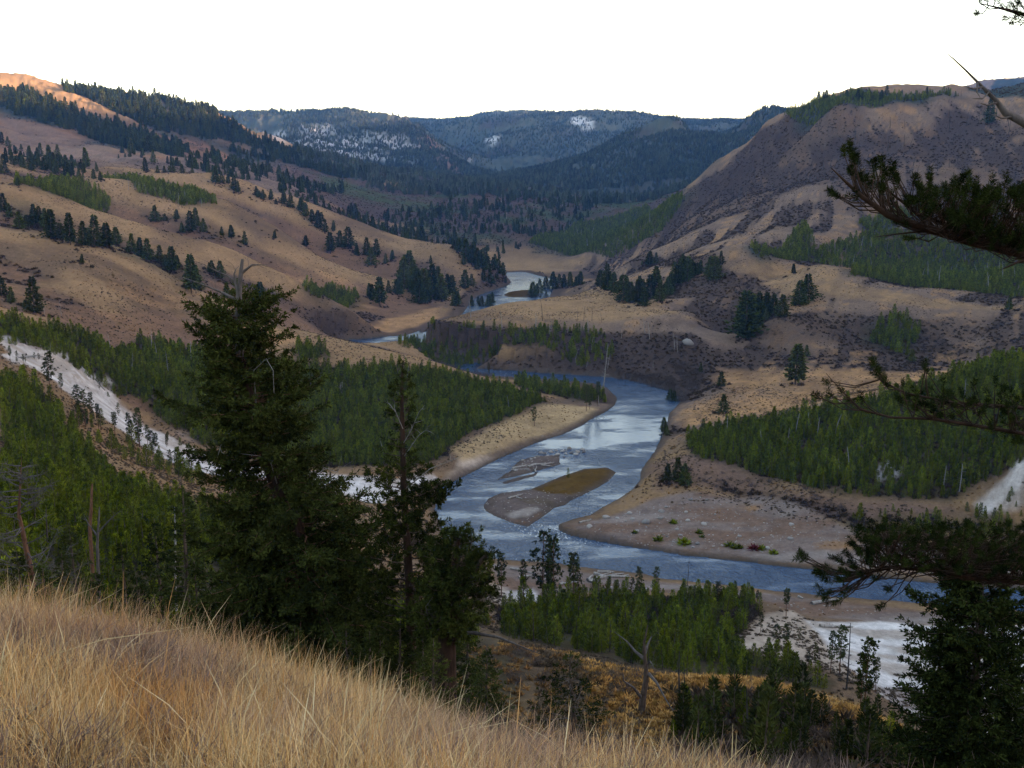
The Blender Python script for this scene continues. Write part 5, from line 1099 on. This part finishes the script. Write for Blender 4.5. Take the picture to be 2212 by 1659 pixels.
def wood(poly, dens, h0, h1, label, patch=.32, col=KC_YOUNG, href=4.0, ps=9.0):
    polys = poly if isinstance(poly[0], list) else [poly]
    pts = np.concatenate([woods(p, dens, patch, ps) for p in polys])
    scatter('pine_wood', label, 'wood', pts, rp.uniform(h0, h1, len(pts)) * rp.choice([.65, .85, 1, 1, 1.2, 1.6], len(pts)) / href, col, rp)
wood([WOOD_L1, WOOD_L1B], .72, 1.7, 3.6, 'dense green young pine wood between the white strip and the tan hills', .36)
wood(WOOD_R, .68, 1.8, 3.9, 'dense dark green pine wood on the rise right of the river', .34)
wood([WOOD_R2, [(2050,1090),(2212,1050),(2212,1120),(2100,1130)]], .10, 1.5, 3.5, 'loose young pines below the dark wood on the right', .36)
wood([[(150,862),(300,962),(450,1030),(430,1050),(280,1000),(125,895)]], .06, 1.8, 4.5, 'ragged young pines in front of the white strip', .42)
wood(WOOD_P, .30, 2.2, 4.0, 'narrow strip of young pines on the river point')
wood(WOOD_B, .30, 1.8, 3.8, 'young pine wood covering the right bench', .36, ps=22)
wood(WOOD_M, .22, 2.2, 4.6, 'green pine wood on the slope beyond the meadow', .36, ps=25)
wood(WOOD_T, .20, 2.0, 4.5, 'young pines on the dark bluff under the meadow', .42, ps=14)
wood(WOOD_G, .30, 2.4, 4.4, 'dark young pine thickets on the left ridges', .30)
wood([WOOD_H[3], WOOD_H[4], WOOD_H[5], [(1690,250),(1760,215),(1800,212),(1790,240),(1720,262)]], .24, 2.2, 4.6, 'young pines on the shoulder and crest of the right mountain', .26, ps=25)
wood(WOOD_H[:3], .026, 7.0, 12.0, 'conifer forest bands on the mountain sides', .30, KC_OLD, 12.0, 45)
wood([[(250,300),(420,335),(600,350),(560,400),(420,370),(250,345)], [(0,330),(200,358),(230,372),(0,365)], [(600,380),(760,400),(700,440),(600,420)], [(640,420),(1000,405),(1340,436),(1150,520),(850,520)]], .005, 5.0, 11.0, 'scattered conifers on the low hills and burnt slopes', .45, KC_OLD, 12.0, 60)
# far mountains: forest seen as one mass
n = 150000; a = rp.uniform(-.36, .34, n); rr = np.exp(rp.uniform(math.log(1950), math.log(4300), n)); fx_, fy_ = rr * np.sin(a), rr * np.cos(a)
kk = fbm(fx_ / 160, fy_ / 160, 4) + .25 * rp.random(n) > .50
pr = np.where((rr > 2650) & (a > -.08) & (a < .13), .42, np.where(a > .13, .85, .78))
cl = np.stack([interp2(AZ, LR, cov[..., q].astype(float), a, np.log(rr)) for q in range(3)], 1).mean(1)
fp = np.stack([fx_, fy_, H(fx_, fy_)], 1)[kk & ((cl < .085 + .05 * rp.random(n)) | (rp.random(n) < .62)) & (rp.random(n) < pr)]
scatter('mountain_forest', 'dark bluish forest covering the far mountains', 'forest', fp, rp.uniform(4.5, 9, len(fp)) / 12, KC_FAR, rp)
n = 9000; a = rp.uniform(-.20, .30, n); rr = np.exp(rp.uniform(math.log(1620), math.log(2450), n)); fx_, fy_ = rr * np.sin(a), rr * np.cos(a); fz_ = H(fx_, fy_)
m = (fz_ < 150) & (fbm(fx_ / 90 + 3, fy_ / 90, 3) + .3 * rp.random(n) > .52)
scatter('mountain_forest', 'dark forest at the foot of the far mountains', 'forest', np.stack([fx_, fy_, fz_], 1)[m], rp.uniform(6, 12, int(m.sum())) / 12, KC_FAR, rp)
# crest trees of the left mountain
cp = [];
for poly in ([(135,184),(250,203),(430,226),(470,240),(470,252),(430,236),(250,216),(140,200)],):
    cp.append(woods(poly, .03, .2))
cp = np.concatenate(cp); scatter('mountain_forest', 'golden lit conifers along the crest of the left mountain', 'forest', cp, rp.uniform(6, 12, len(cp)) / 12, KC_OLD, rp)

# ------------------------------------------------------------------ sagebrush, straw tufts, willows
def low_growth(name, label, cat, n, size, col, keepf, seed, r0=60, r1=1150):
    rr_ = np.random.default_rng(seed); a = rr_.uniform(-.66, .66, n); lr_ = rr_.uniform(math.log(r0), math.log(r1), n); rad = np.exp(lr_); x, y = rad * np.sin(a), rad * np.cos(a)
    c = np.stack([interp2(AZ, LR, cov[..., k].astype(float), a, lr_) for k in range(3)], 1); hz_ = H(x, y)
    m = keepf(c, x, y, hz_, rr_.random(n)) & (hz_ > .9)
    p = np.stack([x, y, hz_ - .05], 1)[m]; s = rr_.uniform(*size, len(p)) * np.clip(rad[m] / 600, 1, 1.35)
    return scatter(name, label, cat, p, s, col, rr_)
def m_sage(c, x, y, h, q):
    lum = c.mean(1); k = fbm(x / 25, y / 25, 3); return (lum < .30) & (lum > .095) & (k + .22 * q > .57) & (h > 3)
low_growth('sagebrush', 'low grey sagebrush dotting the hills and terraces', 'sagebrush', 250000, (.35, .8), KC_SAGE, m_sage, 31)
def m_straw(c, x, y, h, q):
    sat = c[:, 0] / (c[:, 2] + 1e-3); k = fbm(x / 18 + 5, y / 18, 3); return (sat > 2.1) & (c[:, 0] > .175) & (k + .3 * q > .56) & (h > 1.6)
low_growth('straw_grass', 'tufts of straw coloured grass on the slopes and flats', 'grass', 150000, (.35, .8), KC_STRAW, m_straw, 32)
def m_brush(c, x, y, h, q):
    lum = c.mean(1); k = fbm(x / 22 + 9, y / 22 + 2, 3); return (lum < .085) & (lum > .03) & (k + .5 * q > .48) & (h > 2)
low_growth('burnt_brush', 'dark leafless brush covering the burnt slopes and bluffs', 'brush', 260000, (.4, 1.15), KC_BRUSHY, m_brush, 33, 180, 1900)
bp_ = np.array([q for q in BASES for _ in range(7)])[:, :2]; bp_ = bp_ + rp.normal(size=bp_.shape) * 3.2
scatter('dark_shrubs', 'dark undergrowth and contact shade round the feet of the hillside conifers', 'shrub', np.stack([bp_[:, 0], bp_[:, 1], H(bp_[:, 0], bp_[:, 1]) - .05], 1), rp.uniform(.6, 1.7, len(bp_)), KC_BRUSHY, rp)  # brush added as undergrowth and to darken the feet like contact shadows
# slope under the viewpoint: straw and dry shrubs
p = fill(np.array([(-40, 9), (40, 9), (60, 90), (-20, 100), (-45, 60)]), 1.4, rp, .42, 6)
scatter('straw_grass', 'dry grass clumps on the steep slope below the viewpoint', 'grass', p, rp.uniform(.4, 1.0, len(p)), KC_STRAW, rp)
kp = gpoly([(1080,1390),(1250,1414),(1420,1462),(1650,1472),(1800,1514),(1950,1572),(1945,1592),(1800,1536),(1650,1496),(1450,1492),(1440,1615),(1290,1620),(1270,1480)])
p = fill(kp, 3.0, rp, .22, 5); scatter('straw_grass', 'golden dry grass on the knoll', 'grass', p, rp.uniform(.5, 1.1, len(p)), KC_GOLD, rp)
kfront = gpoly([(1450,1496),(1650,1500),(1800,1540),(1945,1596),(1960,1680),(1480,1680)]); pk_ = fill(kfront, 1.2, rp, .3, 5); scatter('dark_shrubs', 'dark brush on the slope under the grassy crest', 'shrub', pk_, rp.uniform(.4, 1.1, len(pk_)), KC_BRUSHY, rp)
p = np.concatenate([fill(kp, .04, rp, .45, 6), fill(kfront, .12, rp), fill(np.array([(-12, 24), (12, 24), (18, 45), (-16, 45)]), .25, rp, .3, 6), fill(gpoly([(1040,1410),(1150,1410),(1180,1480),(1060,1480)]), .5, rp)])
scatter('dry_shrubs', 'bare grey shrubs on the slope around the large trees', 'shrub', p, rp.uniform(.7, 1.6, len(p)), KC_WILLOW, rp)
p = np.concatenate([fill(gpoly([(1330,800),(1440,805),(1490,850),(1478,868),(1440,845),(1340,818)]), .5, rp), fill(gpoly([(1450,770),(1520,800),(1505,850),(1470,830)]), .35, rp), fill(gpoly([(930,780),(1100,795),(1250,808),(1250,800),(1050,785)]), .15, rp)])
scatter('willow_brush', 'grey leafless willow brush lining the river bend', 'shrub', p, rp.uniform(1.2, 2.6, len(p)), KC_WILLOW, rp)
p = np.concatenate([fill(gpoly(q), .10, rp, .40, 8) for q in ([(1420,1020),(1600,1020),(1780,1070),(1900,1110),(1700,1085),(1500,1050)], [(1600,740),(1760,670),(2212,690),(2212,740),(1850,750)], [(870,745),(960,697),(1300,713),(1500,720),(1500,840),(1250,800)])])
scatter('dark_shrubs', 'dark leafless shrubs on the banks and slopes right of the river', 'shrub', p, rp.uniform(.9, 2.0, len(p)), KC_WILLOW, rp)

# ------------------------------------------------------------------ gravel bars: bushes, boulders, driftwood
M_ROCK, nt, b = mat('river_stone'); oi = N(nt, 'ShaderNodeObjectInfo'); L(nt, mixc(nt, oi.outputs['Random'], (.13, .115, .11), (.34, .31, .29)), b.inputs['Base Color']); b.inputs['Roughness'].default_value = .9
def rock(seed):
    r = np.random.default_rng(seed); bm_k = Buf(); nu, nv = 9, 6; th = np.linspace(0, 2 * math.pi, nu, endpoint=False); ph = np.linspace(.02, math.pi - .02, nv)
    D = np.stack([np.sin(ph)[:, None] * np.cos(th), np.sin(ph)[:, None] * np.sin(th), np.repeat(np.cos(ph)[:, None], nu, 1)], -1); A_ = r.normal(size=(7, 3)); A_ = unit(A_)
    rad = np.min(r.uniform(.7, 1.0, 7)[None, None] / np.maximum(D @ A_.T, .25), axis=-1); rad = np.clip(rad, .5, 1.25); V = D * rad[..., None] * (1, .8, .55)
    i = np.arange(nv - 1)[:, None] * nu; j = np.arange(nu)[None]; bm_k.add(V.reshape(-1, 3), np.stack([i + j, i + nu + j, i + nu + (j + 1) % nu, i + (j + 1) % nu], -1).reshape(-1, 4)); return bm_k.mesh('boulder', [M_ROCK])
ROCKS = [rock(700 + i) for i in range(5)]
KC_ROCK = kinds_collection('stone_kinds', ROCKS)
def boulder(u, v, s, label, grp, z0=None):
    g = ground_at(u, v) if z0 is None else at_z(u, v, z0)
    if g is None: return
    o = bpy.data.objects.new('boulder', ROCKS[int(rp.integers(5))]); COL.objects.link(o); o.location = (g[0], g[1], g[2] + .1 * s); o.scale = (s, s, s); o.rotation_euler = (rp.normal() * .2, rp.normal() * .2, rp.uniform(0, 6.3)); tag(o, label, 'boulder', grp)
bars = [gpoly([(1230,1150),(1400,1090),(1520,1070),(1750,1115),(1840,1160),(1700,1200),(1400,1180)]), ISL_P[0], ISL_P[1]]
for q, num, lab, grp in ((bars[0], 26, 'grey boulder on the right gravel bar', 'boulders on the right gravel bar'), (ISL_P[1], 8, 'dark stone on the driftwood bar', 'stones on the driftwood bar')):
    for p in fill(q, 3 * num / 1500, rp)[:num]:
        o = bpy.data.objects.new('boulder', ROCKS[int(rp.integers(5))]); COL.objects.link(o); s = rp.uniform(.35, .9); o.location = (p[0], p[1], p[2] + .1); o.scale = (s, s, s); o.rotation_euler = (0, 0, rp.uniform(0, 6.3)); tag(o, lab, 'boulder', grp)
for x, y in ((1060,790),(1100,770),(1140,760),(1180,775),(1220,790),(1260,765),(1300,760),(1330,745),(1210,755),(1250,740),(1290,775),(1170,750),(1120,785),(1230,770),(1340,760),(1080,765)):
    u, v = W5([(x, y)])[0]; boulder(u, v, rp.uniform(.5, 1.0), 'dark rock breaking the water above the driftwood bar', 'rocks in the water above the driftwood bar', 0.05)
u, v = Z4(165, 540, 0)[:2]; boulder(u, v, 3.0, 'single large pale boulder on the slope right of the terrace', None)
for (x, y) in ((1720,1190),): boulder(*W5([(x, y)])[0], 1.3, 'flat pale boulder in the middle of the right gravel bar', None)
boulder(*W5([(1475,1160)])[0], 1.1, 'squat dark boulder near the upper tip of the right gravel bar', None)
p = np.concatenate([fill(bars[0], .35, rp), fill(ISL_P[0], .25, rp), fill(ISL_P[1], .3, rp), fill(gpoly([(1080,1235),(1300,1250),(1600,1280),(2000,1335),(2000,1345),(1600,1300),(1300,1270)]), .3, rp)])
p = p[~inside(p[:, 0], p[:, 1], plan0(ISL_OLIVE))]
scatter('pebbles', 'loose grey stones covering the gravel bars', 'stones', p, rp.uniform(.10, .28, len(p)), KC_ROCK, rp)
M_REDB = foliage('red_bush', (.10, .018, .022), (.16, .03, .03), (.14, .03, .03))
BUSH = [bush(560 + i, 1.0, 90).mesh('bar_bush', [M_YOUNG]) for i in range(3)]; REDBUSH = bush(569, 1.0, 90).mesh('red_bush', [M_REDB])
zb = lambda x, y: (942.6 + .3551 * x, 1069.9 + .3551 * y)
for x, y, s, me, lab in ((1205,230,1.0,BUSH[0],'tiny green bush at the water edge of the gravel bar tip'),(1350,275,1.7,BUSH[1],'green bush nearest the river on the gravel bar'),(1505,295,2.3,BUSH[2],'largest round green bush on the gravel bar'),(1597,230,1.3,BUSH[0],'small narrow green bush uphill of the largest bush'),
        (1780,310,1.6,BUSH[1],'low green bush left of the pair on the gravel bar'),(1815,322,1.5,BUSH[0],'left one of the two joined small bushes on the gravel bar'),(1838,320,1.4,BUSH[2],'right one of the two joined small bushes on the gravel bar'),(1932,330,1.9,REDBUSH,'dark red bush on the gravel bar'),(1972,330,1.6,BUSH[1],'green bush beside the red bush'),(2050,355,1.5,BUSH[2],'green bush right of the red bush near the water'),(1440,170,1.4,BUSH[0],'lone small bush on the upper gravel bar'),(1615,255,1.0,BUSH[1],'tiny bush below the narrow bush on the gravel bar')):
    g = ground_at(*zb(x, y)); o = bpy.data.objects.new('bush', me); COL.objects.link(o); o.location = (g[0], g[1], g[2] - .05); o.scale = (s, s, s); tag(o, lab, 'bush')
M_LOG = barkm('driftwood', (.17, .15, .14), (.42, .39, .36), 3.0)
def log(pa, pb, rad, label, grp=None, z0=None):
    ga_, gb_ = [np.array(ground_at(*q)) if z0 is None else np.array(at_z(*q, z0)) for q in (pa, pb)]; d = gb_ - ga_; l = np.linalg.norm(d); t = Buf(); rr = np.random.default_rng(int(abs(pa[0] * 7 + pb[1])))
    pts = np.array([d * f + (0, 0, rad * .7) + rr.normal(size=3) * .02 * l * (0 < f < 1) for f in (0, .3, .7, 1)]); t.tube(pts, [rad * 1.3, rad, rad * .8, rad * .45], 7)
    for k in range(3): q = along(pts, np.array([rr.uniform(.3, .9)]))[0]; t.tube([q, q + unit(rr.normal(size=3) + (0, 0, .8)) * l * .10], [rad * .35, rad * .1], 4)
    o = bpy.data.objects.new('driftwood_log', t.mesh('driftwood_log', [M_LOG], True)); COL.objects.link(o); o.location = ga_; tag(o, label, 'log', grp)
w5 = lambda x, y: W5([(x, y)])[0]
log(w5(880,1045), w5(970,1018), .28, 'pale log on the gravel of the big river island, left of the olive grass'); log(w5(930,1035), w5(965,1045), .18, 'short log beside the pale log on the big island')
log(w5(905,862), w5(1050,832), .35, 'long grey log lying along the driftwood bar'); log(w5(1000,850), w5(1160,825), .3, 'second long log at the upper end of the driftwood bar'); log(w5(1080,840), w5(1150,850), .25, 'short log at the tip of the driftwood bar'); log(w5(1048,885), w5(1050,840), .2, 'stub log standing across the driftwood bar'); log(w5(900,868), w5(1000,862), .2, 'thin log at the edge of the driftwood bar')
log(zb(870,172), zb(945,150), .25, 'pale log at the tip of the right gravel bar'); log(zb(1130,605), zb(1200,640), .22, 'thin log on the near gravel bank')
for i, (a, b2) in enumerate((((925,530),(1060,475)),((920,520),(950,490)),((960,515),(1140,480)),((980,470),(1080,472)),((1000,505),(1170,488)),((940,535),(1000,490)),((1050,500),(1180,500)),((960,480),(1040,500)))): log(zb(*a), zb(*b2), .30, 'weathered log in the driftwood pile on the near bank', 'logs in the driftwood pile')
for a, b2, lab in (((500,505),(620,490),'grey log on the near bank left of the tall pines'),((750,545),(860,530),'dark log left of the driftwood pile'),((450,450),(600,480),'long log by the water on the near bank'),((500,385),(640,410),'bare log floating at the near water edge')): log(zb(*a), zb(*b2), .25, lab)
log(z6(580,540,0)[:2], z6(640,610,0)[:2], .3, 'dark fallen trunk across the white strip'); log(z6(120,410,0)[:2], z6(270,405,0)[:2], .22, 'fallen log high on the white strip')
log(z9(920,665,0)[:2], z9(1100,640,0)[:2], .35, 'dark log with a root end on the gravel by the lower river'); log(z9(840,620,0)[:2], z9(870,632,0)[:2], .25, 'short dark log at the water edge of the lower river'); log(z9(970,800,0)[:2], z9(1170,806,0)[:2], .3, 'log lying at the upper edge of the white ground')

# ------------------------------------------------------------------ dry grass at the viewer's feet: every blade is built
M_GRASS, nt, b = mat('dry_grass_blades'); at = N(nt, 'ShaderNodeAttribute', attribute_name='tone'); L(nt, at.outputs['Color'], b.inputs['Base Color']); b.inputs['Roughness'].default_value = .65; b.inputs['Specular IOR Level'].default_value = .25
rg = np.random.default_rng(41)
def blades(n, area, hr, wid, tones, lean=.35, keep=None, seg=4, head=False):
    x0, x1, y0, y1 = area; y = y0 * (y1 / y0) ** rg.random(n); x = rg.uniform(x0, x1, n) * (y / y1 + .25)
    k1 = fbm(x / .55 + 7, y / .55, 3); k2 = fbm(x / 1.7 + 2, y / 1.7 + 9, 3)
    m = (np.abs(x) < .75 * y + 1.8)
    if keep is not None: m &= keep(x, y, k1, k2)
    x, y, k1, k2 = x[m], y[m], k1[m], k2[m]; n = len(x); zg = H(x, y)
    # tussocks: pull blades to clump centres
    h = rg.uniform(*hr, n) * (.55 + .9 * k2) * (.7 + .6 * k1) * np.clip(1 - 1.0 * (x / y + .18), .25, 1.1); a = rg.uniform(0, 6.28, n); ln = np.abs(rg.normal(size=n)) * lean + .05
    d = np.stack([np.cos(a) * ln + .10, np.sin(a) * ln - .05, np.ones(n)], 1); d = unit(d); side = unit(np.stack([-np.sin(a), np.cos(a), np.zeros(n)], 1) + rg.normal(size=(n, 3)) * .3)
    bend = np.stack([np.cos(a) * ln * .8, np.sin(a) * ln * .8, -ln * .45], 1); f = np.linspace(0, 1, seg)
    P = np.stack([x, y, zg - .02], 1)[:, None] + d[:, None] * (h[:, None, None] * f[None, :, None]) + bend[:, None] * (h[:, None, None] * (f ** 2)[None, :, None])
    w = wid * rg.uniform(.7, 1.3, n)[:, None] * (np.array([1, .9, .65, .15])[None] if not head else np.array([.8, .6, 1.6, .3])[None])
    V = np.stack([P - side[:, None] * w[..., None], P + side[:, None] * w[..., None]], 2).reshape(n, seg * 2, 3)
    base = np.arange(n)[:, None, None] * seg * 2; s = np.arange(seg - 1)[None, :, None] * 2; Q = (base + s + np.array([0, 1, 3, 2])[None, None]).reshape(-1, 4)
    tn = np.asarray(tones)[rg.integers(0, len(tones), n)] * rg.uniform(.7, 1.2, n)[:, None]
    pk = np.clip((fbm(x / .9 + 30, y / .9 + 3, 3) - .47) * 6 + (x / y) * .8 + .28, 0, 1)[:, None] * .8; og = np.clip((fbm(x / .7 + 60, y / .7 + 20, 3) - .56) * 9, 0, .8)[:, None]; tn = tn * (1 - og) + np.array((.46, .22, .06)) * og; tn = tn * (1 - pk) + np.array((.36, .23, .165)) * rg.uniform(.7, 1.2, n)[:, None] * pk if not head else tn
    C = np.repeat(np.concatenate([tn, np.ones((n, 1))], 1)[:, None], seg * 2, 1)
    return V.reshape(-1, 3), Q, C.reshape(-1, 4)
def grass_object(name, sets, label):
    Vs, Qs, Cs, o = [], [], [], 0
    for V, Q, C in sets: Vs.append(V); Qs.append(Q + o); Cs.append(C); o += len(V)
    me = raw_mesh(name, np.concatenate(Vs), np.concatenate(Qs), False, {'tone': ('FLOAT_COLOR', np.concatenate(Cs))}); me.materials.append(M_GRASS)
    ob = bpy.data.objects.new(name, me); COL.objects.link(ob); tag(ob, label, 'grass', None, 'stuff')
STRAW = [(.66,.42,.17), (.72,.49,.22), (.57,.30,.095), (.78,.59,.33), (.42,.23,.09)]
patch = lambda x, y, k1, k2: (k1 + .6 * rg.random(len(x)) > .55)
left = lambda x, y, k1, k2: (k1 + .6 * rg.random(len(x)) > .58 + .25 * np.clip(x / y + .1, 0, .6))
grass_object('dry_grass', [blades(480000, (-10, 10, 1.9, 13), (.08, .25), .0010, STRAW, .5, patch), blades(190000, (-9, 9, 1.9, 10), (.20, .40), .0010, STRAW, .24, left),
    blades(2200, (-7.5, 6, 3.0, 8.5), (.22, .50), 0.0011, [(.55,.44,.25),(.50,.37,.18)], .38, None, 4, True)], 'tall dry straw coloured grass with seed heads on the near slope')
# low dead forbs between the grass
fb = fill(np.array([(-5, 2.2), (5, 2.2), (7.5, 12), (-7.5, 12)]), 60, rg, .46, .8)
KC_FORB = kinds_collection('forb_kinds', [twiggy(580 + i, .22, 26).mesh('forb_form', [barkm('forb_stems_%s' % 'abcd'[i], (.13, .085, .075), (.27, .19, .16))]) for i in range(3)])
scatter('dead_forbs', 'low pinkish grey dead herbs between the dry grass', 'herbs', fb, rg.uniform(.6, 1.2, len(fb)), KC_FORB, rg)

# ------------------------------------------------------------------ sky, sun, air
SUN_AZ, SUN_EL = math.radians(104), math.radians(3.4)       # from the right and a little behind
wd = bpy.data.worlds.new('World'); scene.world = wd; wd.use_nodes = True
nt = wd.node_tree; bg = nt.nodes['Background']
sky = N(nt, 'ShaderNodeTexSky', sky_type='NISHITA'); sky.sun_disc = False
sky.sun_elevation = SUN_EL; sky.sun_rotation = SUN_AZ; sky.altitude = 1900; sky.air_density = 1.0; sky.dust_density = 2.0; sky.ozone_density = 1.5
tint = mixc(nt, 1.0, sky.outputs[0], (1.40, .97, .73), 'MULTIPLY'); L(nt, tint, bg.inputs['Color']); bg.inputs['Strength'].default_value = .15
sd = bpy.data.lights.new('sun', 'SUN'); sd.energy = 2.0; sd.angle = math.radians(.5); sd.color = (1, .70, .46)
so = bpy.data.objects.new('sun', sd); COL.objects.link(so)
dx, dy, dz = math.sin(SUN_AZ) * math.cos(SUN_EL), math.cos(SUN_AZ) * math.cos(SUN_EL), math.sin(SUN_EL)
from mathutils import Vector
so.rotation_euler = Vector((dx, dy, dz)).to_track_quat('Z', 'Y').to_euler()
scene.view_settings.view_transform = 'Standard'; scene.view_settings.look = 'None'; scene.view_settings.gamma = 1
scene.view_settings.exposure = 3.5
scene.render.engine = 'CYCLES'
scene.cycles.use_denoising = True
scene.cycles.max_bounces = 5; scene.cycles.diffuse_bounces = 2; scene.cycles.glossy_bounces = 2; scene.cycles.transparent_max_bounces = 4
hz = bpy.data.meshes.new('haze'); hs = 7200.0; hb, ht = -6.0, 470.0
hz.from_pydata([(sx * hs, sy * hs, q) for q in (hb, ht) for sx, sy in ((-1, -1), (1, -1), (1, 1), (-1, 1))], [],
               [(3, 2, 1, 0), (4, 5, 6, 7), (0, 1, 5, 4), (1, 2, 6, 5), (2, 3, 7, 6), (3, 0, 4, 7)])
ho = bpy.data.objects.new('haze', hz); COL.objects.link(ho); ho['kind'] = 'stuff'; tag(ho, 'thin bluish evening haze lying in the whole valley', 'haze')
hm = bpy.data.materials.new('evening_air'); hm.use_nodes = True; hm.node_tree.nodes.clear()
pv = hm.node_tree.nodes.new('ShaderNodeVolumePrincipled'); mo = hm.node_tree.nodes.new('ShaderNodeOutputMaterial')
pv.inputs['Color'].default_value = (.13, .38, 1.0, 1); pv.inputs['Density'].default_value = 0.65e-4
hm.node_tree.links.new(pv.outputs[0], mo.inputs['Volume']); hz.materials.append(hm)
scene.cycles.volume_bounces = 0
